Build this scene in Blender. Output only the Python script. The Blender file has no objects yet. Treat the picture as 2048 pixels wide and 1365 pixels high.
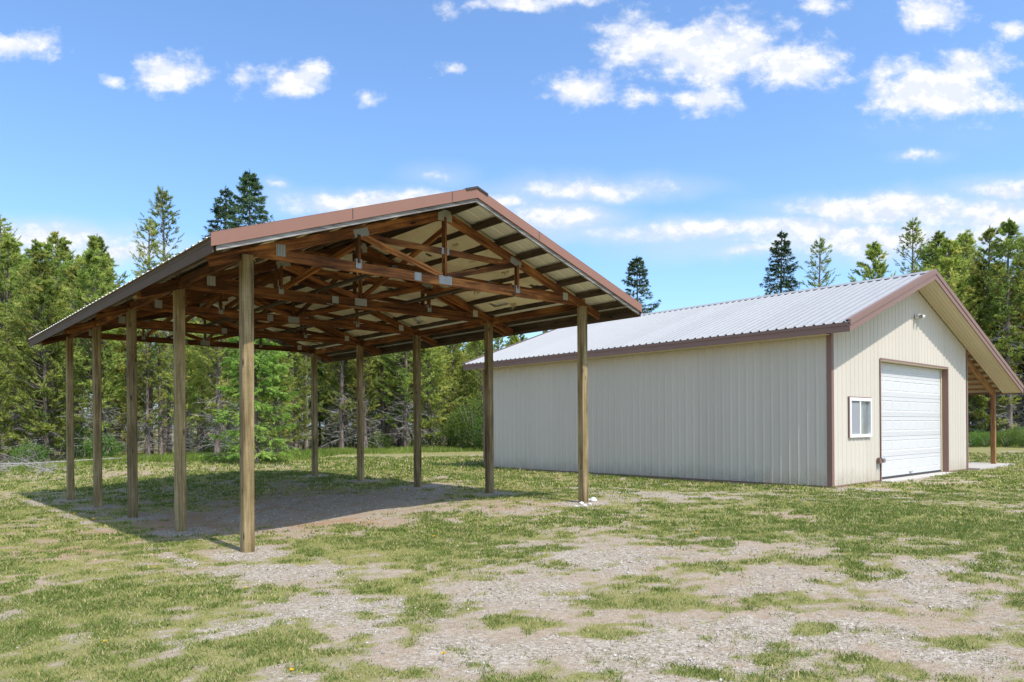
import bpy, math, random
import numpy as np
from mathutils import Matrix, Vector

# ---------------------------------------------------------------- camera, world, sun, exposure
SC = bpy.context.scene
COL = SC.collection
PX_F, PX_H, ROLL = 1455.3, 852.94, 0.007      # focal length and horizon row measured on the 2048 px photograph
CAM = np.array([0.0, 0.0, 1.5])
cd = bpy.data.cameras.new('camera'); cam = bpy.data.objects.new('camera', cd); COL.objects.link(cam)
cam.location = CAM; cam.rotation_euler = (math.pi / 2, ROLL, 0)
cd.sensor_width = 36.0; cd.lens = PX_F / 2048 * 36.0
cd.shift_y = (PX_H - 682.5) / 2048; cd.clip_start = 0.05; cd.clip_end = 3000
SC.camera = cam

YAW = 0.7245                                   # both buildings stand at the same angle
SUN_EL = math.radians(57.5)
sun_h = np.array([-math.sin(YAW - 0.02), math.cos(YAW - 0.02)])   # light travels away from the camera, along the buildings
sd = bpy.data.lights.new('sun', 'SUN'); sun = bpy.data.objects.new('sun', sd); COL.objects.link(sun)
sd.energy = 2.4; sd.angle = math.radians(0.53); sd.color = (1.0, 0.955, 0.89)
ldir = Vector((sun_h[0] * math.cos(SUN_EL), sun_h[1] * math.cos(SUN_EL), -math.sin(SUN_EL)))
sun.rotation_euler = ldir.to_track_quat('-Z', 'Y').to_euler(); sun.location = (4, -10, 30)

SC.view_settings.view_transform = 'Standard'; SC.view_settings.look = 'None'
SC.view_settings.exposure = 1.0; SC.view_settings.gamma = 1.0
SC.render.engine = 'CYCLES'
SC.cycles.max_bounces = 7; SC.cycles.diffuse_bounces = 5; SC.cycles.glossy_bounces = 2
SC.cycles.transmission_bounces = 4; SC.cycles.transparent_max_bounces = 8
SC.cycles.use_denoising = True; SC.cycles.sample_clamp_indirect = 6.0

world = bpy.data.worlds.new('World'); SC.world = world; world.use_nodes = True


class NT:
    """short-hand for building node trees"""
    def __init__(s, tree): s.t = tree; s.n = tree.nodes; s.l = tree.links
    def new(s, typ, **kw):
        n = s.n.new(typ)
        for k, v in kw.items(): setattr(n, k, v)
        return n
    def put(s, sock, v):
        if v is None: return
        if hasattr(v, 'is_output') or isinstance(v, bpy.types.NodeSocket): s.l.new(v, sock)
        else:
            if hasattr(sock.default_value, '__len__') and isinstance(v, (tuple, list)) and len(v) == 3 and len(sock.default_value) == 4: v = (*v, 1.0)
            sock.default_value = v
    def m(s, op, a, b=None, c=None, clamp=False):
        n = s.new('ShaderNodeMath', operation=op); n.use_clamp = clamp
        for i, v in enumerate((a, b, c)): s.put(n.inputs[i], v) if v is not None else None
        return n.outputs[0]
    def v(s, op, a, b=None, scale=None):
        n = s.new('ShaderNodeVectorMath', operation=op); s.put(n.inputs[0], a)
        if b is not None: s.put(n.inputs[1], b)
        if scale is not None: s.put(n.inputs['Scale'], scale)
        return n.outputs['Value'] if op in ('LENGTH', 'DOT_PRODUCT', 'DISTANCE') else n.outputs[0]
    def noise(s, vec, scale, detail=4, rough=0.55, dist=0.0, out=0):
        n = s.new('ShaderNodeTexNoise'); s.put(n.inputs['Vector'], vec)
        s.put(n.inputs['Scale'], scale); s.put(n.inputs['Detail'], detail); s.put(n.inputs['Roughness'], rough); s.put(n.inputs['Distortion'], dist)
        return n.outputs[out]
    def ramp(s, fac, stops, interp='LINEAR'):
        n = s.new('ShaderNodeValToRGB'); s.put(n.inputs[0], fac); e = n.color_ramp.elements; n.color_ramp.interpolation = interp
        while len(e) < len(stops): e.new(0.5)
        for el, (p, c) in zip(e, stops):
            el.position = p; el.color = (*c, 1.0) if len(c) == 3 else c
        return n.outputs[0]
    def mix(s, fac, a, b, blend='MIX'):
        n = s.new('ShaderNodeMix', data_type='RGBA', blend_type=blend)
        s.put(n.inputs[0], fac); s.put(n.inputs[6], a); s.put(n.inputs[7], b)
        return n.outputs[2]
    def mapr(s, v, a, b, c=0.0, d=1.0, smooth=False):
        n = s.new('ShaderNodeMapRange'); n.interpolation_type = 'SMOOTHSTEP' if smooth else 'LINEAR'
        for i, x in enumerate((v, a, b, c, d)): s.put(n.inputs[i], x)
        return n.outputs[0]
    def sep(s, v):
        n = s.new('ShaderNodeSeparateXYZ'); s.put(n.inputs[0], v); return n.outputs
    def comb(s, x, y, z):
        n = s.new('ShaderNodeCombineXYZ')
        for i, q in enumerate((x, y, z)): s.put(n.inputs[i], q)
        return n.outputs[0]


def build_world():
    t = NT(world.node_tree); t.n.clear()
    sky = t.new('ShaderNodeTexSky', sky_type='NISHITA'); sky.sun_disc = False
    sky.sun_elevation = SUN_EL; sky.sun_rotation = math.atan2(-sun_h[0], -sun_h[1])
    sky.altitude = 700; sky.air_density = 1.0; sky.dust_density = 2.6; sky.ozone_density = 1.6
    D = t.new('ShaderNodeTexCoord').outputs['Generated']
    x, y, z = t.sep(D)
    ya = t.m('MAXIMUM', t.m('ABSOLUTE', y), 0.08)
    px = t.m('DIVIDE', x, ya); pz = t.m('DIVIDE', z, ya)
    p = t.comb(px, pz, t.m('MULTIPLY', t.m('LESS_THAN', y, 0.0), 3.7))
    # fair weather cumulus: centre, half width, half height (tangent units), weight
    blobs = [(345,140,88,44,1),(235,156,34,17,.55),(602,152,72,46,1),(490,155,46,32,.6),(45,88,95,34,.9),(740,185,36,20,.5),(905,18,36,24,.6),
             (1075,6,165,20,.8),(1285,85,105,70,.95),(1440,105,185,85,1.05),(1600,130,120,62,.95),(1165,180,88,46,1),(1412,196,86,38,.85),(1290,192,78,30,.55),
             (1645,14,60,26,.9),(1875,34,92,44,1),(2030,65,44,26,.85),(1872,195,165,72,1.05),(1950,140,88,50,.9),(1785,140,78,34,.65),(2000,220,90,30,.6),
             (1200,376,185,22,.8),(1120,430,112,28,1),(740,398,190,26,.95),(1000,397,70,18,.8),(110,470,160,32,.95),(215,492,140,24,.8),
             (1765,424,205,34,1.05),(2000,436,120,40,1),(1610,466,300,26,.85),(1400,462,240,20,.7),(1840,320,46,10,.6),(2010,384,100,18,.8),(1780,482,360,36,.85),
             (905,137,40,18,.4),(870,345,40,14,.45),(560,374,26,10,.5),(1510,508,80,12,.6)]
    wn = t.noise(p, 9.0, 5, 0.6, out=1)
    pw = t.v('ADD', p, t.v('SCALE', t.v('SUBTRACT', wn, (0.5, 0.5, 0.5)), scale=0.045))
    B = None
    for (cx, cy, rx, ry, w) in blobs:
        d = t.v('MULTIPLY', t.v('SUBTRACT', pw, ((cx - 1024) / PX_F, (PX_H - cy) / PX_F, 0)), (PX_F / (rx * 1.15), PX_F / (ry * 1.15), 1))
        q = t.m('MULTIPLY_ADD', t.v('LENGTH', d), -w, w)
        B = q if B is None else t.m('MAXIMUM', B, q)
    # elsewhere in the sky: the same kind of scattered cloud
    far = t.noise(t.v('MULTIPLY', p, (1, 1.9, 1)), 2.6, 3, 0.5)
    outside = t.m('MAXIMUM', t.mapr(t.m('ABSOLUTE', px), 0.74, 0.95), t.m('MAXIMUM', t.mapr(pz, 0.62, 0.8), t.m('LESS_THAN', y, 0.0)))
    Bo = t.m('SUBTRACT', t.m('MULTIPLY', t.mapr(far, 0.50, 0.72), outside), t.m('MULTIPLY', t.m('SUBTRACT', 1.0, outside), 1.0))
    B = t.m('MAXIMUM', B, Bo)
    n1 = t.noise(t.v('MULTIPLY', p, (1, 1.35, 1)), 26.0, 8, 0.62)
    dens = t.m('ADD', B, t.m('MULTIPLY', t.m('SUBTRACT', n1, 0.5), 1.5))
    cov = t.mapr(dens, 0.06, 0.74, smooth=True)
    cov = t.m('MULTIPLY', cov, t.mapr(z, 0.0, 0.06))
    n2 = t.noise(t.v('ADD', t.v('MULTIPLY', p, (1, 1.35, 1)), (0.004, 0.022, 0)), 26.0, 8, 0.62)
    lit = t.mapr(t.m('SUBTRACT', n1, n2), -0.15, 0.10)
    low = t.mapr(pz, 0.14, 0.42)
    lit = t.m('MAXIMUM', lit, t.m('MULTIPLY', low, 0.5))
    veil = t.m('MULTIPLY', t.mapr(t.m('ADD', B, t.m('MULTIPLY', t.m('SUBTRACT', far, 0.5), 1.4)), -0.65, 0.5, smooth=True), t.mapr(pz, 0.42, 0.28, 0.0, 0.62))
    ccol = t.mix(lit, (2.75, 3.1, 3.8), (4.2, 4.2, 4.25))
    skyc = t.mix(1.0, sky.outputs[0], (0.80, 0.99, 1.15), 'MULTIPLY')
    skyc = t.mix(veil, skyc, (3.0, 3.3, 3.85))
    col = t.mix(t.m('MULTIPLY', cov, 0.95), skyc, ccol)
    bg = t.new('ShaderNodeBackground'); t.put(bg.inputs[0], col); bg.inputs[1].default_value = 0.128
    o = t.new('ShaderNodeOutputWorld'); t.l.new(bg.outputs[0], o.inputs[0])
build_world()

# ---------------------------------------------------------------- helpers
rng = np.random.default_rng(11)
random.seed(5)


def ray(x, y):
    c, s = math.cos(-ROLL), math.sin(-ROLL); dx, dy = x - 1024, y - PX_H
    return np.array([(c * dx + s * dy) / PX_F, 1.0, -(-s * dx + c * dy) / PX_F])


def on_ground(x, y, z=0.0):
    """a pixel of the photograph -> the point of the (almost level) ground it shows"""
    d = ray(x, y); k = (z - CAM[2]) / d[2]; return CAM + d * k


def link(name, me, parent=None, mats=None):
    o = bpy.data.objects.new(name, me); COL.objects.link(o)
    if parent is not None: o.parent = parent
    if mats is not None and me is not None:
        for m_ in (mats if isinstance(mats, (list, tuple)) else [mats]): me.materials.append(m_)
    return o


def tag(o, label=None, cat=None, group=None, kind=None):
    if label: o['label'] = label
    if cat: o['category'] = cat
    if group: o['group'] = group
    if kind: o['kind'] = kind
    return o


def empty(name, loc=(0, 0, 0), rz=0.0, parent=None):
    o = bpy.data.objects.new(name, None); COL.objects.link(o); o.location = loc; o.rotation_euler = (0, 0, rz); o.empty_display_size = 0.3
    if parent is not None: o.parent = parent
    return o


def mesh_np(name, V, F, smooth=False, attrs=None, mat_idx=None):
    V = np.asarray(V, np.float32); F = np.asarray(F, np.int32); me = bpy.data.meshes.new(name)
    n, k = F.shape
    me.vertices.add(len(V)); me.vertices.foreach_set('co', V.ravel())
    me.loops.add(n * k); me.loops.foreach_set('vertex_index', F.ravel())
    me.polygons.add(n); me.polygons.foreach_set('loop_start', np.arange(0, n * k, k, dtype=np.int32))
    try: me.polygons.foreach_set('loop_total', np.full(n, k, dtype=np.int32))
    except Exception: pass
    if smooth: me.polygons.foreach_set('use_smooth', np.ones(n, dtype=bool))
    if mat_idx is not None: me.polygons.foreach_set('material_index', np.asarray(mat_idx, np.int32))
    me.update(calc_edges=True)
    for nm, arr in (attrs or {}).items():
        a = me.attributes.new(nm, 'FLOAT', 'POINT'); a.data.foreach_set('value', np.asarray(arr, np.float32))
    return me


def mesh_py(name, V, F):
    me = bpy.data.meshes.new(name); me.from_pydata([tuple(v) for v in V], [], F); me.update(); return me


BOXF = [(0, 3, 2, 1), (4, 5, 6, 7), (0, 1, 5, 4), (1, 2, 6, 5), (2, 3, 7, 6), (3, 0, 4, 7)]


def hexa(name, P, mat, parent=None):
    """solid from 8 corners: bottom ring then top ring, counter-clockwise from above"""
    return link(name, mesh_py(name, P, BOXF), parent, mat)


def boxo(name, lo, hi, mat, parent=None):
    (x0, y0, z0), (x1, y1, z1) = lo, hi
    return hexa(name, [(x0, y0, z0), (x1, y0, z0), (x1, y1, z0), (x0, y1, z0), (x0, y0, z1), (x1, y0, z1), (x1, y1, z1), (x0, y1, z1)], mat, parent)


_beam_cache = {}


def beam(name, a, b, w, h, mat, parent=None, up=(0, 0, 1), twist=0.0):
    """a sawn board from a to b: its own x axis runs along the grain. Slightly eased edges."""
    a, b = Vector(a), Vector(b); d = b - a; L = d.length; x = d.normalized(); upv = Vector(up)
    y = upv.cross(x)
    if y.length < 1e-4: y = Vector((0, 1, 0)).cross(x)
    y.normalize(); z = x.cross(y)
    key = (name, round(L, 3), round(w, 4), round(h, 4), mat.name)
    if key not in _beam_cache:
        e = min(w, h) * 0.09; hw, hh = w / 2, h / 2
        sec = [(-hw + e, -hh), (hw - e, -hh), (hw, -hh + e), (hw, hh - e), (hw - e, hh), (-hw + e, hh), (-hw, hh - e), (-hw, -hh + e)]
        V = [(0, p, q) for p, q in sec] + [(L, p, q) for p, q in sec]
        F = [(i, (i + 1) % 8, 8 + (i + 1) % 8, 8 + i) for i in range(8)] + [tuple(range(7, -1, -1)), tuple(range(8, 16))]
        me = mesh_py(name, V, F); me.materials.append(mat); _beam_cache[key] = me
    o = bpy.data.objects.new(name, _beam_cache[key]); COL.objects.link(o)
    if parent is not None: o.parent = parent
    M = Matrix(((x[0], y[0], z[0], a[0]), (x[1], y[1], z[1], a[1]), (x[2], y[2], z[2], a[2]), (0, 0, 0, 1)))
    if twist: M = M @ Matrix.Rotation(twist, 4, 'X')
    o.matrix_local = M
    return o


def tube_np(P, R, sides=6):
    P = np.asarray(P, float); R = np.asarray(R, float); n = len(P)
    T = np.gradient(P, axis=0); T /= np.linalg.norm(T, axis=1)[:, None] + 1e-9
    ref = np.where(np.abs(T[:, 2:3]) > 0.9, np.array([[1.0, 0, 0]]), np.array([[0, 0, 1.0]]))
    A = np.cross(T, ref); A /= np.linalg.norm(A, axis=1)[:, None] + 1e-9; Bv = np.cross(T, A)
    ang = np.arange(sides) * 2 * math.pi / sides
    V = P[:, None, :] + R[:, None, None] * (np.cos(ang)[None, :, None] * A[:, None, :] + np.sin(ang)[None, :, None] * Bv[:, None, :])
    i = np.arange(n - 1)[:, None] * sides; j = np.arange(sides)[None, :]; j2 = (j + 1) % sides
    F = np.stack([i + j, i + j2, i + sides + j2, i + sides + j], -1).reshape(-1, 4)
    return V.reshape(-1, 3), F


def join_np(parts):
    Vs, Fs, off = [], [], 0
    for V, F in parts: Vs.append(V); Fs.append(F + off); off += len(V)
    return np.concatenate(Vs), np.concatenate(Fs)


def vnoise(x, y, seed=0):
    xi = np.floor(x).astype(np.int64); yi = np.floor(y).astype(np.int64); fx = x - xi; fy = y - yi
    fx = fx * fx * (3 - 2 * fx); fy = fy * fy * (3 - 2 * fy)
    def h(a, b):
        n = (a * 374761393 + b * 668265263 + seed * 974634777) & 0x7fffffff
        n = ((n ^ (n >> 13)) * 1274126177) & 0x7fffffff
        return ((n ^ (n >> 16)) & 0xffff) / 65535.0
    return (h(xi, yi) * (1 - fx) + h(xi + 1, yi) * fx) * (1 - fy) + (h(xi, yi + 1) * (1 - fx) + h(xi + 1, yi + 1) * fx) * fy


def fbm(x, y, sc, oct=4, seed=0):
    s = 0; a = 0.5; tot = 0
    for k in range(oct):
        s = s + a * vnoise(x * sc + 17.3 * k, y * sc - 9.1 * k, seed + k); tot += a; a *= 0.55; sc *= 2.1
    return s / tot


# ---------------------------------------------------------------- materials
def principled(name):
    m_ = bpy.data.materials.new(name); m_.use_nodes = True; t = NT(m_.node_tree); b = t.n['Principled BSDF']
    return m_, t, b


def bump(t, b, h, strength=0.4, dist=0.01):
    n = t.new('ShaderNodeBump'); n.inputs['Strength'].default_value = strength; n.inputs['Distance'].default_value = dist
    t.put(n.inputs['Height'], h); t.l.new(n.outputs[0], b.inputs['Normal'])


def objrand(t): return t.new('ShaderNodeObjectInfo').outputs['Random']
def objco(t): return t.new('ShaderNodeTexCoord').outputs['Object']


def mat_wood(name, dark, mid, light, streak=1.0, rough=0.8, saw=False, var=0.35, knots=True):
    m_, t, b = principled(name); co = objco(t); r = objrand(t)
    off = t.v('ADD', co, t.comb(t.m('MULTIPLY', r, 37.0), t.m('MULTIPLY', r, 11.0), t.m('MULTIPLY', r, 5.0)))
    g = t.noise(t.v('MULTIPLY', off, (1.2, 26, 26)), 1.0, 5, 0.6, 0.6)
    g2 = t.noise(t.v('MULTIPLY', off, (1.6, 4.0, 4.0)), 1.0, 4, 0.6)
    f = t.m('ADD', t.m('MULTIPLY', g, 0.6), t.m('MULTIPLY', g2, 0.4))
    c = t.ramp(f, [(0.36, dark), (0.50, mid), (0.66, light)])
    if knots:
        vo = t.new('ShaderNodeTexVoronoi'); t.put(vo.inputs['Vector'], t.v('MULTIPLY', off, (2.2, 7, 7))); vo.inputs['Scale'].default_value = 1.0
        k = t.mapr(vo.outputs['Distance'], 0.05, 0.16); c = t.mix(t.m('SUBTRACT', 1.0, k), c, tuple(q * 0.45 for q in dark))
    if saw:
        sx = t.noise(t.v('MULTIPLY', off, (140, 3, 3)), 1.0, 2, 0.5)
        c = t.mix(t.mapr(sx, 0.5, 0.7, 0, 0.4), c, tuple(q * 0.6 for q in mid))
    hs = t.new('ShaderNodeHueSaturation'); t.put(hs.inputs['Value'], t.mapr(r, 0, 1, 1 - var, 1 + var)); t.put(hs.inputs['Color'], c)
    t.l.new(hs.outputs[0], b.inputs['Base Color']); b.inputs['Roughness'].default_value = rough
    b.inputs['Specular IOR Level'].default_value = 0.25
    bump(t, b, g, 0.35 * streak, 0.006)
    return m_


M_POST = mat_wood('treated_post_wood', (0.085, 0.055, 0.022), (0.245, 0.178, 0.083), (0.44, 0.335, 0.185), saw=True, var=0.22)
M_TRUSS = mat_wood('stained_truss_wood', (0.028, 0.011, 0.006), (0.15, 0.055, 0.018), (0.40, 0.17, 0.048), var=0.5)
M_PURLIN = mat_wood('weathered_purlin_wood', (0.025, 0.017, 0.011), (0.07, 0.046, 0.028), (0.14, 0.095, 0.06), var=0.3)
M_GREY = mat_wood('grey_weathered_board', (0.10, 0.088, 0.078), (0.27, 0.245, 0.225), (0.46, 0.44, 0.41), var=0.1)
M_LEAN = mat_wood('stained_lean_to_wood', (0.14, 0.066, 0.026), (0.32, 0.165, 0.065), (0.47, 0.27, 0.12), var=0.15)


def mat_metal(name, col, rough=0.45, metallic=0.0, mottle=0.06, bumpy=0.0, spec=0.5):
    m_, t, b = principled(name); co = objco(t); r = objrand(t)
    off = t.v('ADD', co, t.comb(t.m('MULTIPLY', r, 13.0), t.m('MULTIPLY', r, 29.0), 0.0))
    n = t.noise(off, 2.3, 5, 0.6); n2 = t.noise(t.v('MULTIPLY', off, (9, 9, 1.2)), 1.0, 3, 0.5)
    f = t.m('ADD', t.m('MULTIPLY', n, 0.6), t.m('MULTIPLY', n2, 0.4))
    c = t.mix(f, tuple(q * (1 - mottle) for q in col), tuple(min(1, q * (1 + mottle)) for q in col))
    hs = t.new('ShaderNodeHueSaturation'); t.put(hs.inputs['Value'], t.mapr(r, 0, 1, .965, 1.035)); t.put(hs.inputs['Color'], c)
    t.l.new(hs.outputs[0], b.inputs['Base Color']); b.inputs['Metallic'].default_value = metallic; b.inputs['Specular IOR Level'].default_value = spec
    t.put(b.inputs['Roughness'], t.mapr(n, 0.3, 0.7, rough - 0.06, rough + 0.08))
    if bumpy: bump(t, b, t.noise(off, 3.5, 2, 0.5), bumpy, 0.01)
    return m_


M_TAN = mat_metal('tan_painted_steel', (0.585, 0.53, 0.445), 0.6, 0, 0.035, 0.12, 0.2)
def soil_splash(m_):
    """rain-splashed soil and grass stain along the foot of the wall sheets"""
    t = NT(m_.node_tree); b = t.n['Principled BSDF']; old = b.inputs['Base Color'].links[0].from_socket; co = objco(t); z = t.sep(co)[2]
    n = t.noise(t.v('MULTIPLY', co, (1, 1, .6)), 3.0, 5, .65); n2 = t.noise(co, 26.0, 4, .65)
    k = t.m('MULTIPLY', t.mapr(t.m('ADD', z, t.m('MULTIPLY', t.m('SUBTRACT', .5, n), .7)), 0.40, -0.05), t.mapr(n2, .35, .65, .15, .75))
    t.put(b.inputs['Base Color'], t.mix(k, old, (0.30, 0.25, 0.16)))
soil_splash(M_TAN)
M_BROWN = mat_metal('brown_painted_trim', (0.24, 0.145, 0.115), 0.55, 0, 0.07, 0, 0.25)
M_PINK = mat_metal('faded_brown_fascia', (0.275, 0.145, 0.108), 0.6, 0, 0.08, 0, 0.2)
M_GALV = mat_metal('galvalume_roof_steel', (0.33, 0.328, 0.322), 0.55, 0.1, 0.05, 0.06)
M_WHITEUNDER = mat_metal('carport_roof_steel', (0.78, 0.765, 0.70), 0.5, 0.0, 0.08)
M_EAVE = mat_metal('shaded_brown_eave_trim', (0.115, 0.078, 0.050), 0.7, 0, 0.12, 0, 0.12)  # same brown metal as the rake trim, with the eave's shade darkened into its colour
M_WHITE = mat_metal('white_door_paint', (0.62, 0.615, 0.60), 0.5, 0, 0.015, 0, 0.3)
M_VINYL = mat_metal('white_vinyl', (0.80, 0.80, 0.79), 0.4, 0, 0.01)
M_CREAM = mat_metal('cream_soffit', (0.62, 0.535, 0.36), 0.55, 0, 0.05)
M_DARK = mat_metal('dark_rubber', (0.045, 0.042, 0.04), 0.7, 0, 0.15)
M_LAMP = mat_metal('lamp_housing', (0.74, 0.74, 0.70), 0.4, 0, 0.04)
M_GALVBOX = mat_metal('grey_conduit', (0.42, 0.42, 0.42), 0.45, 0.4, 0.1)


def mat_plate():
    m_, t, b = principled('galvanised_nail_plate'); co = objco(t)
    x, y, z = t.sep(co); w = t.m('SINE', t.m('MULTIPLY', x, 300.0)); k = t.mapr(w, -0.2, 0.5)
    c = t.mix(k, (0.16, 0.16, 0.15), (0.52, 0.52, 0.48)); t.put(b.inputs['Base Color'], c)
    b.inputs['Roughness'].default_value = 0.5; b.inputs['Metallic'].default_value = 0.3; bump(t, b, k, 0.5, 0.004); return m_
M_PLATE = mat_plate()
M_PLATE2 = mat_metal('galvanised_flat_plate', (0.47, 0.46, 0.40), 0.5, 0.25, 0.12)


def mat_insul():
    m_, t, b = principled('fibreglass_insulation'); co = objco(t); r = objrand(t)
    off = t.v('ADD', co, t.comb(t.m('MULTIPLY', r, 17.0), t.m('MULTIPLY', r, 7.0), 0.0))
    n = t.noise(t.v('MULTIPLY', off, (1, 0.5, 1)), 4.0, 6, 0.65); n2 = t.noise(off, 30.0, 3, 0.6)
    c = t.ramp(t.m('ADD', t.m('MULTIPLY', n, .7), t.m('MULTIPLY', n2, .3)), [(0.28, (0.45, 0.35, 0.19)), (0.42, (0.78, 0.67, 0.45)), (0.7, (0.88, 0.81, 0.62))])
    t.put(b.inputs['Base Color'], c); b.inputs['Roughness'].default_value = 1.0; b.inputs['Specular IOR Level'].default_value = 0.05
    bump(t, b, t.m('ADD', n, t.m('MULTIPLY', n2, .4)), 0.8, 0.03); return m_
M_INSUL = mat_insul()


def mat_concrete():
    m_, t, b = principled('concrete'); co = objco(t); n = t.noise(co, 1.5, 6, 0.6); n2 = t.noise(co, 40, 3, 0.6)
    t.put(b.inputs['Base Color'], t.mix(t.m('ADD', t.m('MULTIPLY', n, .7), t.m('MULTIPLY', n2, .3)), (0.34, 0.31, 0.27), (0.58, 0.545, 0.49)))
    b.inputs['Roughness'].default_value = 0.9; bump(t, b, n2, 0.3, 0.004); return m_
M_CONC = mat_concrete()


def mat_glass(name, tint, rough=0.03):
    m_, t, b = principled(name); b.inputs['Base Color'].default_value = (*tint, 1); b.inputs['Roughness'].default_value = rough
    b.inputs['Transmission Weight'].default_value = 0.85; b.inputs['IOR'].default_value = 1.45; return m_
M_GLASS = mat_glass('window_glass', (0.85, 0.9, 0.88))


def mat_cloth():
    m_, t, b = principled('curtain_cloth'); b.inputs['Base Color'].default_value = (0.72, 0.74, 0.66, 1); b.inputs['Roughness'].default_value = 0.95; return m_
M_CLOTH = mat_cloth()
M_SCREEN = mat_metal('insect_screen', (0.30, 0.30, 0.31), 0.8, 0, 0.05)
M_INSIDE = mat_metal('plain_inside', (0.12, 0.115, 0.11), 0.9, 0, 0.1)


def mat_leaf(name, stops, trans=0.35, attr='tint', var=0.22, hue=0.02, rough=0.6):
    m_ = bpy.data.materials.new(name); m_.use_nodes = True; t = NT(m_.node_tree); b = t.n['Principled BSDF']; out = t.n['Material Output']
    a = t.new('ShaderNodeAttribute'); a.attribute_name = attr; r = objrand(t)
    c = t.ramp(a.outputs['Fac'], stops)
    hs = t.new('ShaderNodeHueSaturation'); t.put(hs.inputs['Value'], t.mapr(r, 0, 1, 1 - var, 1 + var))
    t.put(hs.inputs['Hue'], t.mapr(t.m('FRACT', t.m('MULTIPLY', r, 7.31)), 0, 1, 0.5 - hue, 0.5 + hue)); t.put(hs.inputs['Color'], c)
    t.l.new(hs.outputs[0], b.inputs['Base Color']); b.inputs['Roughness'].default_value = rough; b.inputs['Specular IOR Level'].default_value = 0.2
    tr = t.new('ShaderNodeBsdfTranslucent'); t.l.new(hs.outputs[0], tr.inputs[0])
    mx = t.new('ShaderNodeMixShader'); mx.inputs[0].default_value = trans
    t.l.new(b.outputs[0], mx.inputs[1]); t.l.new(tr.outputs[0], mx.inputs[2]); t.l.new(mx.outputs[0], out.inputs[0]); return m_


M_PINE = mat_leaf('pine_needles', [(0.0, (0.13, 0.18, 0.042)), (0.45, (0.39, 0.475, 0.10)), (0.8, (0.60, 0.66, 0.15)), (1.0, (0.68, 0.58, 0.2))], hue=0.02, trans=0.45)
M_FIR = mat_leaf('fir_needles', [(0.0, (0.055, 0.10, 0.055)), (0.6, (0.13, 0.215, 0.10)), (1.0, (0.23, 0.32, 0.12))], hue=0.015)
M_LARCH = mat_leaf('larch_needles', [(0.0, (0.12, 0.225, 0.036)), (0.6, (0.27, 0.44, 0.07)), (1.0, (0.42, 0.56, 0.13))], trans=0.45)
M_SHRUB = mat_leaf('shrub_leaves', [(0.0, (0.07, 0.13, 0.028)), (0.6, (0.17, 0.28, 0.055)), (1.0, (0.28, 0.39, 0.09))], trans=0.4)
M_GRASS = mat_leaf('lawn_blades', [(0.0, (0.095, 0.155, 0.028)), (0.30, (0.22, 0.275, 0.055)), (0.62, (0.42, 0.42, 0.125)), (0.82, (0.56, 0.46, 0.21)), (1.0, (0.64, 0.54, 0.31))], trans=0.3, var=0.0, hue=0.0)
M_TALL = mat_leaf('meadow_blades', [(0.0, (0.13, 0.19, 0.035)), (0.5, (0.27, 0.36, 0.07)), (1.0, (0.48, 0.50, 0.16))], trans=0.45, var=0.0, hue=0.0)


def mat_bark(name, dark, light, sc=(9, 9, 1.6)):
    m_, t, b = principled(name); co = objco(t); r = objrand(t); off = t.v('ADD', co, t.comb(t.m('MULTIPLY', r, 9.0), 0.0, t.m('MULTIPLY', r, 31.0)))
    n = t.noise(t.v('MULTIPLY', off, sc), 1.0, 5, 0.65); t.put(b.inputs['Base Color'], t.ramp(n, [(0.32, dark), (0.65, light)]))
    b.inputs['Roughness'].default_value = 0.95; b.inputs['Specular IOR Level'].default_value = 0.1; bump(t, b, n, 0.7, 0.03); return m_
M_BARK = mat_bark('pine_bark', (0.06, 0.047, 0.039), (0.29, 0.235, 0.195))
M_TWIG = mat_bark('dead_twig', (0.24, 0.215, 0.20), (0.54, 0.50, 0.465), (20, 20, 6))


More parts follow.
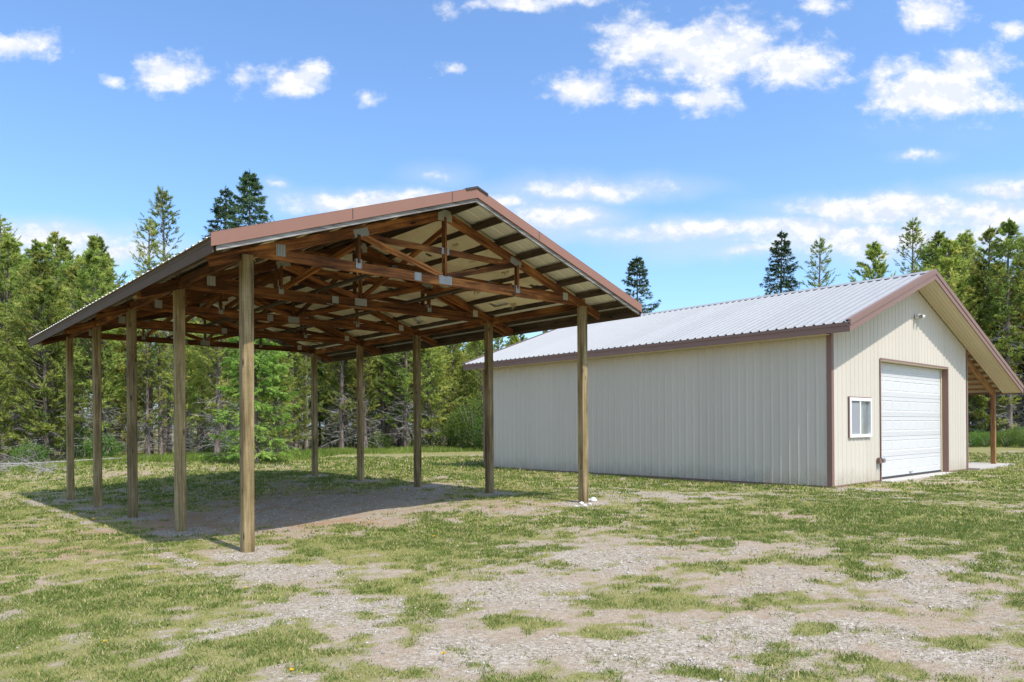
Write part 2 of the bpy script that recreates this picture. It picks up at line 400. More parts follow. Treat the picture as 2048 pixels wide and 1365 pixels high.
def mat_ground():
    m_, t, b = principled('yard_ground'); co = t.new('ShaderNodeNewGeometry').outputs['Position']
    def at(n):
        a = t.new('ShaderNodeAttribute'); a.attribute_name = n; return a.outputs['Fac']
    grass, grav, red = at('grass'), at('gravel'), at('red')
    n1 = t.noise(co, 3.0, 6, 0.65); n2 = t.noise(co, 22.0, 5, 0.65); n3 = t.noise(co, 95.0, 3, 0.6)
    vo = t.new('ShaderNodeTexVoronoi'); t.put(vo.inputs['Vector'], co); vo.inputs['Scale'].default_value = 75.0
    vo2 = t.new('ShaderNodeTexVoronoi'); t.put(vo2.inputs['Vector'], co); vo2.inputs['Scale'].default_value = 34.0
    peb = t.sep(vo.outputs['Color'])[0]; peb2 = t.sep(vo2.outputs['Color'])[1]
    stone = t.ramp(t.m('ADD', t.m('MULTIPLY', peb, .6), t.m('MULTIPLY', peb2, .4)), [(0.1, (0.22, 0.175, 0.13)), (0.45, (0.38, 0.32, 0.25)), (0.75, (0.49, 0.425, 0.345)), (0.97, (0.65, 0.60, 0.53))])
    dirt = t.ramp(t.m('ADD', t.m('MULTIPLY', n2, .55), t.m('MULTIPLY', n3, .45)), [(0.28, (0.175, 0.13, 0.09)), (0.48, (0.37, 0.295, 0.22)), (0.66, (0.53, 0.45, 0.36))])
    dirt = t.mix(red, dirt, t.mix(n2, (0.30, 0.17, 0.09), (0.47, 0.31, 0.19)))
    thatch = t.ramp(t.m('ADD', t.m('MULTIPLY', n2, .5), t.m('MULTIPLY', n3, .5)), [(0.3, (0.115, 0.125, 0.04)), (0.5, (0.25, 0.24, 0.085)), (0.7, (0.40, 0.345, 0.165))])
    fg = t.mapr(t.m('ADD', grav, t.m('MULTIPLY', t.m('SUBTRACT', n2, 0.5), 1.3)), 0.36, 0.80)
    fgr = t.mapr(t.m('ADD', grass, t.m('MULTIPLY', t.m('SUBTRACT', n2, 0.5), 1.1)), 0.3, 0.68)
    c = t.mix(fg, dirt, stone); c = t.mix(fgr, c, thatch)
    c = t.mix(t.mapr(n1, 0.3, 0.7, 0.0, 0.22), c, (0.26, 0.20, 0.12))
    t.put(b.inputs['Base Color'], c); b.inputs['Roughness'].default_value = 1.0; b.inputs['Specular IOR Level'].default_value = 0.1
    h = t.m('ADD', t.m('MULTIPLY', t.m('SUBTRACT', 0.5, vo.outputs['Distance']), 0.5), t.m('ADD', n2, t.m('MULTIPLY', n3, .5)))
    bump(t, b, h, 0.8, 0.02); return m_
M_GROUND = mat_ground()


def mat_stone():
    m_, t, b = principled('gravel_stone'); a = t.new('ShaderNodeAttribute'); a.attribute_name = 'tint'
    t.put(b.inputs['Base Color'], t.ramp(a.outputs['Fac'], [(0, (0.21, 0.17, 0.125)), (0.5, (0.39, 0.335, 0.27)), (1, (0.65, 0.61, 0.55))])); b.inputs['Roughness'].default_value = 0.9; return m_
M_STONE = mat_stone()
M_ROCK = mat_metal('white_rock', (0.66, 0.65, 0.63), 0.9, 0, 0.12, 0.6)


def mat_flower():
    m_, t, b = principled('dandelion_yellow'); b.inputs['Base Color'].default_value = (0.80, 0.52, 0.02, 1); b.inputs['Roughness'].default_value = 0.7; return m_
M_FLOWER = mat_flower()
M_STEM = mat_metal('flower_stem', (0.12, 0.18, 0.04), 0.7)

# ---------------------------------------------------------------- ground
CO = np.array([-3.3097, 9.0867]); CV = np.array([math.cos(YAW), math.sin(YAW)]); CU = np.array([-math.sin(YAW), math.cos(YAW)])
GO = np.array([7.4088, 16.8835]); GZ = 0.04
BAY, CW = 2.64, 6.13


def sstep(a, b, x):
    t_ = np.clip((x - a) / (b - a), 0, 1); return t_ * t_ * (3 - 2 * t_)


def ground_z(x, y):
    x = np.asarray(x, float); y = np.asarray(y, float)
    v = (x - CO[0]) * CV[0] + (y - CO[1]) * CV[1]; u = (x - CO[0]) * CU[0] + (y - CO[1]) * CU[1]
    z = -0.05 - 0.10 * sstep(0, 12, u) * (1 - sstep(0, 5, v)) + 0.155 * sstep(0.3, 5.2, v) - 0.10 * sstep(8, 11.5, v)
    z = z + 0.05 * (fbm(x, y, 0.35, 3, 5) - 0.5) + 0.022 * (fbm(x, y, 2.2, 3, 9) - 0.5)
    return z * (1 - sstep(30, 50, y) * 0.6)


# patches seen in the photograph: centre px, half size px, change in grass, gravel, reddish soil
PATCH = [(1560, 1225, 760, 100, -.30, .18, .12), (1250, 1320, 700, 60, -.22, .15, .1), (200, 1070, 420, 70, -.05, -.1, .35), (550, 1150, 200, 34, -1.0, 1.1, 0), (640, 1222, 230, 42, -.55, .8, 0), (400, 1262, 130, 24, -.4, .55, 0), (60, 1258, 140, 24, -.6, .85, 0), (140, 1345, 190, 26, -.2, .4, 0),
         (1060, 1178, 170, 46, -.4, .55, 0), (1190, 1110, 150, 26, -.55, .75, 0), (1360, 1112, 260, 24, -.5, .25, .15), (1760, 1170, 380, 46, -.42, .3, .1), (1900, 1285, 330, 80, -.5, .55, .1),
         (1250, 1300, 300, 50, -.3, .45, .1), (850, 1292, 170, 46, -.35, .6, .1), (1560, 1270, 260, 70, -.28, .3, .1), (1030, 1330, 170, 40, -.25, .5, 0), (700, 1350, 200, 22, -.2, .5, 0),
         (850, 1085, 270, 40, .45, -.3, 0), (1650, 1055, 380, 36, .5, -.5, 0), (320, 1182, 270, 24, .55, -.4, 0), (470, 1292, 150, 34, .6, -.4, 0), (260, 1300, 130, 26, .3, -.3, 0),
         (1085, 1238, 90, 18, .75, -.5, 0), (1950, 1045, 170, 50, .3, -.4, 0), (780, 1165, 100, 34, .5, -.4, 0), (1340, 1185, 160, 24, .45, -.3, 0), (1300, 1240, 60, 12, .5, -.3, 0),
         (1545, 1310, 110, 18, .6, -.3, 0), (1640, 1205, 160, 20, .4, -.2, 0), (1680, 1150, 60, 10, .5, -.3, 0), (1820, 1225, 80, 10, .5, -.3, 0), (1440, 1135, 120, 14, .4, -.2, 0),
         (150, 1080, 260, 60, .12, -.5, .25), (110, 1095, 70, 16, -.3, 0, .3), (330, 1140, 80, 14, -.25, 0, .3), (230, 1050, 60, 12, -.2, 0, .2), (1560, 1045, 80, 14, -.55, .1, .4), (1500, 1080, 120, 10, .4, -.3, 0),
         (640, 1020, 310, 34, -.95, .5, .35), (700, 1047, 150, 11, -.7, .1, 1.0), (480, 1020, 160, 22, -.5, .2, .6), (860, 992, 130, 16, -.35, .55, .1), (1330, 1003, 150, 15, -.6, .8, 0), (1470, 990, 70, 6, -.4, .5, .2),
         (1830, 963, 110, 11, -.8, .7, .4), (1720, 982, 70, 6, -.6, .8, 0), (1780, 1000, 100, 8, -.3, .4, .1), (1060, 1025, 130, 12, -.5, .4, .5), (430, 955, 300, 12, .4, -.5, 0), (800, 940, 260, 14, .3, -.6, 0), (400, 945, 400, 7, -.35, 0, .4)]
PW = []
for (cx, cy, rx, ry, dg, ds, dr) in PATCH:
    c_ = on_ground(cx, cy); a_ = on_ground(cx, cy - ry); b_ = on_ground(cx, cy + ry); PW.append((c_[0], c_[1], rx * c_[1] / PX_F, (a_[1] - b_[1]) / 2, dg, ds, dr))


def cover(x, y):
    """grass, gravel and reddish-soil cover of the yard at a point"""
    x = np.asarray(x, float); y = np.asarray(y, float)
    wx = x + 0.9 * (fbm(x, y, 0.9, 4, 21) - 0.5); wy = y + 1.5 * (fbm(x, y, 0.8, 4, 33) - 0.5)
    g = np.full(x.shape, 0.55) + 0.55 * (fbm(x, y, 0.55, 5, 40) - 0.5); s = np.full(x.shape, 0.22); r = np.zeros(x.shape)
    for (cx, cy, rx, ry, dg, ds, dr) in PW:
        d = np.sqrt(((wx - cx) / rx) ** 2 + ((wy - cy) / ry) ** 2); k = 1 - sstep(0.15, 1.35, d); g += dg * k; s += ds * k; r += dr * k
    v = (x - CO[0]) * CV[0] + (y - CO[1]) * CV[1]; u = (x - CO[0]) * CU[0] + (y - CO[1]) * CU[1]
    drip = (1 - sstep(0.05, 0.16, np.abs(v + 0.80 + 0.06 * (fbm(x, y, 2.0, 2, 3) - 0.5)))) * sstep(-0.9, -0.5, u) * (1 - sstep(11, 11.6, u)); drip *= sstep(0.36, 0.5, fbm(x, y, 3.0, 3, 8))
    s += 0.8 * drip; g -= 0.7 * drip
    for k in range(5):
        for vv in (0, CW):
            q = CO + CU * BAY * k + CV * vv; d = np.hypot(x - q[0] - 0.05, y - q[1] + 0.1); w = 1 - sstep(0.28, 0.62, d + 0.3 * (fbm(x, y, 4, 2, 7) - 0.5)); s += 1.0 * w; g -= 1.0 * w
    na = fbm(x, y, 2.3, 5, 60) - 0.5; nb = fbm(x, y, 8.0, 3, 64) - 0.5
    g = 0.56 + 1.15 * (g - 0.5) + 1.35 * na + 2.0 * nb
    spot = sstep(.60, .70, fbm(x * .7, y, 2.4, 3, 120)) * (1 - sstep(-.6, .2, u) * sstep(-.5, .2, v) * (1 - sstep(6, 7, v)) * (1 - sstep(9, 11, u))); g = np.maximum(g, 0.85 * spot + 0.4 * nb)   # weed tufts in the worn drive
    s = s + 0.9 * (fbm(x, y, 1.3, 5, 70) - 0.5) + 1.5 * (fbm(x, y, 7.0, 4, 73) - 0.5) - 0.02
    return np.clip(g, 0, 1), np.clip(s, 0, 1), np.clip(r, 0, 1)


def axis(parts):
    out = []
    for a, b, st in parts: out.append(np.arange(a, b, st))
    out.append([parts[-1][1]]); return np.concatenate(out)


def make_ground():
    X = axis([(-1500, -300, 200), (-300, -60, 30), (-60, -18, 1.0), (-18, 22, 0.085), (22, 60, 1.0), (60, 300, 30), (300, 1500, 200)])
    Y = axis([(-300, -40, 30), (-40, 0, 2.0), (0, 3.5, 0.4), (3.5, 9, 0.05), (9, 16, 0.08), (16, 30, 0.16), (30, 70, 1.0), (70, 300, 15), (300, 1900, 160)])
    gx, gy = np.meshgrid(X, Y); sh = gx.shape; fx, fy = gx.ravel(), gy.ravel()
    V = np.stack([fx, fy, ground_z(fx, fy)], 1); nx, ny = len(X), len(Y)
    i = (np.arange(ny - 1)[:, None] * nx + np.arange(nx - 1)[None, :]).ravel(); F = np.stack([i, i + 1, i + nx + 1, i + nx], 1)
    g, s, r = cover(fx, fy)
    wood = sstep(34, 44, fy); g = np.maximum(g, 0.0) * (1 - wood) + 0.75 * wood; s *= (1 - wood)
    o = link('ground', mesh_np('ground', V, F, True, {'grass': g, 'gravel': s, 'red': r}), None, M_GROUND); tag(o, kind='structure'); return o
make_ground()

# ---------------------------------------------------------------- sheet steel
PITCH = 0.2286


def rib_h(hh=0.019, base=0.075, top=0.022, minor=0.004):
    pts = [(0, 0)]
    c = PITCH / 2
    pts += [(c - base / 2, 0), (c - top / 2, hh), (c + top / 2, hh), (c + base / 2, 0)]
    if minor: pts = [(0, 0), (0.012, minor), (0.024, 0)] + pts[1:] + [(PITCH - 0.030, 0), (PITCH - 0.018, minor), (PITCH - 0.006, 0)]
    return pts


def prof(a, b, **kw):
    """rib profile of a steel sheet between positions a and b"""
    base = rib_h(**kw); xs = np.array([p[0] for p in base] + [PITCH]); hs = np.array([p[1] for p in base] + [0.0])
    k0, k1 = int(math.floor(a / PITCH)) - 1, int(math.ceil(b / PITCH)) + 1
    P = sorted({round(float(k * PITCH + x), 5) for k in range(k0, k1) for x in xs if a < k * PITCH + x < b} | {a, b})
    return [(p, float(np.interp(p - math.floor(p / PITCH) * PITCH, xs, hs))) for p in P]


def sheet(name, a, b, lo, hi, place, mat, parent, **kw):
    """ribbed steel sheet: position s in [a,b], from lo(s) to hi(s); place(s, t, h) gives the point"""
    V, F = [], []
    for i, (s, h) in enumerate(prof(a, b, **kw)):
        V += [place(s, lo(s), h), place(s, hi(s), h)]
        if i: j = 2 * i; F.append((j - 2, j, j + 1, j - 1))
    return link(name, mesh_py(name, V, F), parent, mat)


# ---------------------------------------------------------------- carport
def build_carport():
    C = empty('carport', (CO[0], CO[1], 0), YAW)
    tag(C, 'open pole carport of treated posts and brown roof trusses under a steel gable roof', 'carport')
    W, RM = CW, CW / 2; EV, FR = 0.69, 0.79; L = 4 * BAY
    slope = 0.344; roof = lambda v: 4.932 - slope * abs(v - RM)
    ze = roof(-EV)
    rnd = random.Random(3)
    # posts
    lean = {(0, 0): 0.012}
    for k in range(5):
        for v in (0.0, W):
            q = CO + CU * BAY * k + CV * v; g = float(ground_z(q[0], q[1]))
            dv = rnd.uniform(-.012, .012)
            beam('post', (v + dv, k * BAY, g - 0.35), (v + dv + lean.get((k, v), 0), k * BAY, 3.655), 0.142, 0.142, M_POST, C, up=(0, 1, 0), twist=rnd.choice([0, 1, 2, 3]) * math.pi / 2 + rnd.uniform(-.05, .05))
    # trusses: bottom chord, two top chords, king post, collar tie, diagonals, verticals, nail plates
    ctop = lambda v: roof(v) - 0.024 - 0.100
    hc = 0.14; drop = hc / 2 * math.sqrt(1 + slope * slope)

    def truss(u, tails=0.56):
        T = empty('truss', (0, u, 0), 0, C)
        zb = 3.655; th = 0.040
        beam('bottom_chord', (-0.06, 0, zb + 0.07), (W + 0.06, 0, zb + 0.07), th, hc, M_TRUSS, T)
        e = tails
        beam('top_chord', (-e, 0.001, ctop(-e) - drop), (RM, 0.001, ctop(RM) - drop), th + 0.004, hc, M_TRUSS, T)
        beam('top_chord', (W + e, 0.001, ctop(W + e) - drop), (RM, 0.001, ctop(RM) - drop), th + 0.004, hc, M_TRUSS, T)
        zt = ctop(RM) - 2 * drop
        beam('king_post', (RM, -0.002, zb + 0.14), (RM, -0.002, zt + 0.03), th - 0.004, 0.089, M_TRUSS, T)
        q1, q2 = 1.60, W - 1.60; zq = ctop(q1) - 2 * drop
        beam('collar_tie', (q1 + 0.05, 0.003, zq + 0.02), (q2 - 0.05, 0.003, zq + 0.02), th - 0.006, 0.089, M_TRUSS, T)
        beam('diagonal_web', (q1, 0.0, zq + 0.03), (RM - 0.05, 0.0, zb + 0.15), th - 0.008, 0.089, M_TRUSS, T)
        beam('diagonal_web', (q2, 0.0, zq + 0.03), (RM + 0.05, 0.0, zb + 0.15), th - 0.008, 0.089, M_TRUSS, T)
        for q in (q1 - 0.02, q2 + 0.02): beam('vertical_web', (q, 0, zb + 0.13), (q, 0, zq + 0.02), th - 0.003, 0.089, M_TRUSS, T)
        y = -th / 2 - 0.004

        def plate(v, z, w, h, mat=M_PLATE, tilt=0.0):
            for sy in (y, -y + 0.001):
                o = boxo('nail_plate', (-w / 2, -0.0015, -h / 2), (w / 2, 0.0015, h / 2), mat, T); o.location = (v, sy, z); o.rotation_euler = (0, tilt, 0)
        a = math.atan(slope)
        plate(RM, zt + 0.06, 0.26, 0.17, M_PLATE2)
        plate(RM, zb + 0.08, 0.24, 0.13); plate(RM - 0.5, zb + 0.07, 0.12, 0.12); plate(RM, zq + 0.02, 0.14, 0.10)
        plate(q1 + 0.02, zq + 0.06, 0.24, 0.11, M_PLATE, -a); plate(q2 - 0.02, zq + 0.06, 0.24, 0.11, M_PLATE, a)
        for q in (q1 - 0.02, q2 + 0.02): plate(q, zb + 0.12, 0.09, 0.13)
        plate(0.45, zb + 0.13, 0.13, 0.15); plate(W - 0.45, zb + 0.13, 0.12, 0.13, M_PLATE2)
    truss(0.0, 0.46)
    for k, double in ((1, True), (2, False), (3, True), (4, False)):
        if double: truss(k * BAY - 0.10); truss(k * BAY + 0.10)
        else: truss(k * BAY)
    # purlins on edge over the trusses and eave boards
    n = 8
    for side in (-1, 1):
        for i in range(n):
            v = RM + side * (0.12 + i * (RM + EV - 0.12 - 0.06) / (n - 0.45))
            z = roof(v) - 0.024 - 0.0445
            beam('purlin', (v, -FR + 0.045, z - 0.014), (v, L + FR - 0.045, z - 0.014), 0.038, 0.116, M_PURLIN, C, up=(-side * slope, 0, 1) if True else (0, 0, 1))
        ve = RM + side * (RM + EV - 0.055)
        beam('eave_board', (ve, -FR + 0.045, roof(ve) - 0.105), (ve, L + FR - 0.045, roof(ve) - 0.105), 0.038, 0.14, M_PURLIN, C)
        # eave trim (long brown fascia)
        vo = RM + side * (RM + EV - 0.012)
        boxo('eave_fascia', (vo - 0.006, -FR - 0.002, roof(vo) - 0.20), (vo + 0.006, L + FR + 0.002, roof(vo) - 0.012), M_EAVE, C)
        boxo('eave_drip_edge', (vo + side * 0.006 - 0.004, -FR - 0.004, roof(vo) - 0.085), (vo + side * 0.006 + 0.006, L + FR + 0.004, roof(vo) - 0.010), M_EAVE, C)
    # rake boards, grey sub-fascia and brown metal, both gables
    for u, s in ((-FR, -1), (L + FR, 1)):
        for side in (-1, 1):
            va, vb = RM + side * 0.0, RM + side * (RM + EV)
            def slab(name, top, bot, y0, y1, mat, ext=0.0):
                v1 = vb + side * ext; ra, rb = roof(va), 4.932 - slope * abs(v1 - RM)
                p = [(va, y0, ra - bot), (v1, y0, rb - bot), (v1, y1, rb - bot), (va, y1, ra - bot), (va, y0, ra - top), (v1, y0, rb - top), (v1, y1, rb - top), (va, y1, ra - top)]
                if side < 0: p = [p[1], p[0], p[3], p[2], p[5], p[4], p[7], p[6]]
                return hexa(name, p, mat, C)
            yo = u + s * 0.0
            ys = sorted((yo - s * 0.034, yo + s * 0.004)); slab('rake_board', 0.03, 0.184, ys[0], ys[1], M_GREY, -0.05)
            ys = sorted((yo + s * 0.006, yo + s * 0.014)); slab('rake_trim', -0.022, 0.118, ys[0], ys[1], M_PINK, 0.012)
            ys = sorted((yo + s * 0.006, yo + s * 0.030)); slab('rake_trim_lip', 0.118, 0.128, ys[0], ys[1], M_PINK, 0.012)
            ys = sorted((yo - s * 0.10, yo + s * 0.0145)); slab('rake_trim_top', -0.028, -0.0235, ys[0], ys[1], M_PINK, 0.012)
    for v in (1.05, 2.62, 4.3):
        z = roof(v); hexa('trim_joint', [(v - .005, -FR - .0165, z - .117), (v + .005, -FR - .0165, z - .117), (v + .005, -FR - .014, z - .117), (v - .005, -FR - .014, z - .117), (v - .005, -FR - .0165, z + .02), (v + .005, -FR - .0165, z + .02), (v + .005, -FR - .014, z + .02), (v - .005, -FR - .014, z + .02)], M_DARK, C)
    # roofing sheets
    Ltot = L + 2 * FR; nsh = int(math.ceil(Ltot / 0.9144)); wsh = Ltot / nsh
    for side in (-1, 1):
        for i in range(nsh):
            a, b = i * wsh, (i + 1) * wsh
            f = lambda s, t_, h, side=side: (RM + side * t_, s - FR, 4.932 - slope * t_ - 0.020 + h)
            sheet('roof_panel', a, b, lambda s: 0.01, lambda s: RM + EV + 0.03, f, M_WHITEUNDER, C, hh=0.017, minor=0.003)
    # dark ridge cap
    for side in (-1, 1):
        w = 0.20; z0 = 4.932 + 0.012
        p = [(RM, -FR - 0.03, z0), (RM + side * w, -FR - 0.03, z0 - slope * w), (RM + side * w, L + FR + 0.03, z0 - slope * w), (RM, L + FR + 0.03, z0)]
        p = p + [(x, y, z + 0.028) for x, y, z in p]
        if side < 0: p = [p[1], p[0], p[3], p[2], p[5], p[4], p[7], p[6]]
        hexa('ridge_cap', p, M_DARK, C)
    # insulation batts between purlins (inside the trusses only), sagging and torn
    for side in (-1, 1):
        for i in range(n - 2):
            v0 = RM + side * (0.12 + i * (RM + EV - 0.18) / (n - 0.45)); v1 = RM + side * (0.12 + (i + 1) * (RM + EV - 0.18) / (n - 0.45))
            for k in range(4):
                us = np.linspace(k * BAY + 0.03, (k + 1) * BAY - 0.03, 30); vs = np.linspace(min(v0, v1) + 0.022, max(v0, v1) - 0.022, 9)
                U, Vv = np.meshgrid(us, vs); sd_ = rnd.randrange(1000)
                sag = 0.008 + 0.035 * fbm(U, Vv, 2.2, 3, sd_) + 0.03 * np.maximum(0, fbm(U, Vv, 5.0, 3, sd_ + 9) - 0.58)
                zz = np.array([roof(v) for v in vs])[:, None] - 0.04 - sag
                nv, nu = len(vs), len(us); P = np.stack([Vv, U, zz], -1).reshape(-1, 3)
                idx = (np.arange(nv - 1)[:, None] * nu + np.arange(nu - 1)[None, :]); hole = fbm(U, Vv, 1.8, 3, sd_ + 31)[:-1, :-1] > (0.78 if i < 5 else 0.70)
                F = np.stack([idx, idx + 1, idx + nu + 1, idx + nu], -1)[~hole]
                o = link('insulation_batt', mesh_np('insulation_batt', P, F, True), C, M_INSUL)
    # loose tufts hanging down
    def tuft(v, u, z, ln, w, sd_):
        r2 = np.random.default_rng(sd_); parts = []
        for _ in range(int(30)):
            p0 = np.array([v, u, z]) + r2.uniform(-1, 1, 3) * (0.02, min(w, .09), 0.010); l_ = ln * r2.uniform(0.35, 1.1); sw = r2.normal(0, 0.22, 2) * l_
            tt = np.linspace(0, 1, 4)[:, None]; P = p0 + tt * np.array([sw[0], sw[1], -l_]) + r2.normal(0, 0.009, (4, 3)) * tt
            parts.append(tube_np(P, np.array([0.009, 0.006, 0.003, 0.001]) * r2.uniform(.6, 1.2), 3))
        V, F = join_np(parts); link('hanging_insulation', mesh_np('hanging_insulation', V, F, True), C, M_INSUL)
    for j, (v, u, ln, w) in enumerate([(0.25, 0.55, .26, .05), (0.12, 1.3, .12, .08), (0.55, 0.9, .18, .06), (5.6, .9, .16, .16), (5.9, 1.6, .14, .22), (5.25, 1.9, .12, .15), (6.0, 2.9, .16, .1), (4.9, .7, .10, .12), (4.4, 1.0, .08, .14),
                                      (0.1, 3.0, .10, .2), (-0.1, 4.6, .10, .25), (0.1, 7.2, .12, .3), (0.15, 9.6, .22, .35), (6.1, 9.9, .2, .2), (5.8, 10.2, .16, .2), (5.9, 6.2, .1, .2), (3.9, .8, .09, .1), (5.6, 4.6, .1, .12), (1.2, 2.2, .09, .1), (2.2, 3.6, .08, .12)]):
        tuft(v, u, roof(v) - 0.065, ln * .75, w, 100 + j)
    # bracing between the trusses
    zc = ctop(RM) - 0.25
    for k in range(4):
        a, b = k * BAY + 0.05, (k + 1) * BAY - 0.05
        beam('sway_brace', (RM - 0.06, a, 3.83), (RM - 0.06, b, zc), 0.038, 0.089, M_TRUSS, C)
        beam('sway_brace', (1.66, b, 3.83), (1.66, a, ctop(1.66) - 0.22), 0.038, 0.089, M_TRUSS, C)
        beam('sway_brace', (W - 1.66, a, 3.83), (W - 1.66, b, ctop(W - 1.66) - 0.22), 0.038, 0.089, M_TRUSS, C)
        beam('cross_brace', (RM + 0.06, b, 3.83), (RM + 0.06, a, zc), 0.038, 0.089, M_TRUSS, C)
        beam('cross_brace', (0.55, a, 3.80), (RM - 0.4, b, ctop(RM - 0.4) - 0.20), 0.038, 0.089, M_TRUSS, C)
        beam('cross_brace', (W - 0.55, a, 3.80), (RM + 0.4, b, ctop(RM + 0.4) - 0.20), 0.038, 0.089, M_TRUSS, C)
    for v in (RM - 0.9, RM + 0.9): beam('tie_board', (v, -0.02, 3.815), (v, L + 0.02, 3.815), 0.089, 0.038, M_PURLIN, C)
    for side, v in ((-1, 0.0), (1, W)):
        for k in range(4): beam('wall_girt', (v + side * 0.02, k * BAY + 0.05, ctop(v) - 0.07), (v + side * 0.02, (k + 1) * BAY - 0.05, ctop(v) - 0.07), 0.038, 0.14, M_TRUSS, C)
    return C
build_carport()

# ---------------------------------------------------------------- garage
def build_garage():
    G = empty('garage', (GO[0], GO[1], GZ), YAW)
    tag(G, 'tan steel garage with pale ribbed roof, brown trim and white overhead door', 'garage')
    GW, RM, GL, OV, FR, FB = 9.42, 4.82, 12.7, 0.45, 0.636, 0.65
    RE = 13.1; RZ = 5.578; SL = 0.3476
    roof = lambda v: RZ - SL * abs(v - RM)
    sof = lambda v: roof(v) - 0.236
    # long wall facing the carport (normal -v): one object for each 3 ft sheet
    def splits(a, b, cuts=()):
        xs = [a]; x = a
        while x + 0.9144 < b - 0.05: x += 0.9144; xs.append(x)
        xs.append(b); xs = sorted(set(xs) | {c for c in cuts if a < c < b}); return list(zip(xs[:-1], xs[1:]))
    for a, b in splits(0.0, GL):
        sheet('wall_panel', a, b, lambda s: 0.015, lambda s: sof(0) + 0.05, lambda s, t_, h: (-h, s, t_), M_TAN, G)
        sheet('wall_panel', a, b, lambda s: 0.015, lambda s: sof(GW) + 0.05, lambda s, t_, h: (GW + h, s, t_), M_TAN, G)
    for a, b in splits(0.0, GW):
        sheet('wall_panel', a, b, lambda s: 0.015, lambda s: sof(s) + 0.05, lambda s, t_, h: (s, GL + h, t_), M_TAN, G)
    D0, D1, DT = 2.75, 7.63, 3.10; W0, W1, WB, WT = 0.90, 2.10, 1.15, 2.075
    for a, b in splits(0.0, GW, (D0, D1, W0, W1, RM)):
        top = lambda s: sof(s) + 0.03; f = lambda s, t_, h: (s, -h, t_); mid = (a + b) / 2
        if D0 < mid < D1: sheet('wall_panel', a, b, lambda s: DT, top, f, M_TAN, G)
        elif W0 < mid < W1:
            sheet('wall_panel', a, b, lambda s: 0.015, lambda s: WB, f, M_TAN, G); sheet('wall_panel', a, b, lambda s: WT, top, f, M_TAN, G)
        else: sheet('wall_panel', a, b, lambda s: 0.015, top, f, M_TAN, G)
    # trim: corners, base, door
    for (x, sx) in ((0.0, -1), (GW, 1)):
        for (y, sy) in ((0.0, -1), (GL, 1)):
            zt = sof(x) + 0.04
            xo = x + sx * 0.026; yo = y + sy * 0.026
            boxo('corner_trim', (min(xo, xo - sx * 0.12), min(yo, yo - sy * 0.005), 0.0), (max(xo, xo - sx * 0.12), max(yo, yo - sy * 0.005), zt), M_BROWN, G)
            boxo('corner_trim', (min(xo, xo - sx * 0.005), min(yo - sy * 0.006, yo - sy * 0.12), 0.0), (max(xo, xo - sx * 0.005), max(yo - sy * 0.006, yo - sy * 0.12), zt), M_BROWN, G)
    boxo('base_board', (-0.012, 0.0, -0.22), (0.02, GL, 0.014), M_BROWN, G); boxo('base_board', (GW - 0.02, 0.0, -0.22), (GW + 0.012, GL, 0.014), M_BROWN, G)
    boxo('base_board', (0.021, -0.012, -0.22), (D0 - 0.02, 0.02, 0.014), M_BROWN, G); boxo('base_board', (D1 + 0.02, -0.012, -0.22), (GW - 0.021, 0.02, 0.014), M_BROWN, G)
    tw = 0.05
    for x, s in ((D0, -1), (D1, 1)):
        boxo('door_trim', (min(x, x + s * tw), -0.030, -0.03), (max(x, x + s * tw), -0.020, DT + tw), M_BROWN, G)
        boxo('door_jamb', (min(x, x - s * 0.006), -0.028, -0.03), (max(x, x - s * 0.006), 0.19, DT), M_BROWN, G)
    boxo('door_trim', (D0, -0.030, DT), (D1, -0.020, DT + tw), M_BROWN, G)
    boxo('door_header', (D0 + 0.007, -0.026, DT - 0.012), (D1 - 0.007, 0.19, DT - 0.002), M_CREAM, G)
    # overhead door: sections with raised rectangles
    DO = empty('overhead_door', (0, 0, 0), 0, G); DO['label'] = 'white sectional overhead door with embossed panels'
    x0, x1, yd = D0 + 0.05, D1 - 0.05, 0.165
    def door_section(z0, h):
        nx = 8; V, F = [], []
        def q(pts):
            i = len(V); V.extend(pts); F.append(tuple(range(i, i + 4)))
        mx = 0.09; pw = (x1 - x0 - mx * (nx + 1)) / nx; e0, e1 = z0 + 0.14, min(z0 + 0.43, z0 + h - 0.02); zt = z0 + h - 0.004
        xs = [x0]
        for i in range(nx): xs += [x0 + mx + i * (pw + mx), x0 + (i + 1) * (pw + mx)]
        xs.append(x1); y = yd
        zl = [z0 + 0.004]
        for gz in (0.035, 0.065, 0.095): zl += [z0 + gz, z0 + gz + 0.004, z0 + gz + 0.008]
        # grooved lower strip
        ys = [y] + [y, y + 0.006, y] * 3
        zl2 = zl + [e0]; ys2 = ys + [y]
        for i in range(len(zl2) - 1): q([(x0, ys2[i], zl2[i]), (x1, ys2[i], zl2[i]), (x1, ys2[i + 1], zl2[i + 1]), (x0, ys2[i + 1], zl2[i + 1])])
        if zt > e1: q([(x0, y, e1), (x1, y, e1), (x1, y, zt), (x0, y, zt)])
        for i in range(len(xs) - 1):
            a, b = xs[i], xs[i + 1]
            if i % 2 == 0: q([(a, y, e0), (b, y, e0), (b, y, e1), (a, y, e1)])
            else:
                d, c = 0.016, 0.011; A = [(a, y, e0), (b, y, e0), (b, y, e1), (a, y, e1)]; B = [(a + d, y + c, e0 + d), (b - d, y + c, e0 + d), (b - d, y + c, e1 - d), (a + d, y + c, e1 - d)]; E_ = 0.024
                Cc = [(a + d + E_, y + 0.003, e0 + d + E_), (b - d - E_, y + 0.003, e0 + d + E_), (b - d - E_, y + 0.003, e1 - d - E_), (a + d + E_, y + 0.003, e1 - d - E_)]
                for R0, R1 in ((A, B), (B, Cc)):
                    for j in range(4): k = (j + 1) % 4; q([R0[j], R0[k], R1[k], R1[j]])
                q(Cc)
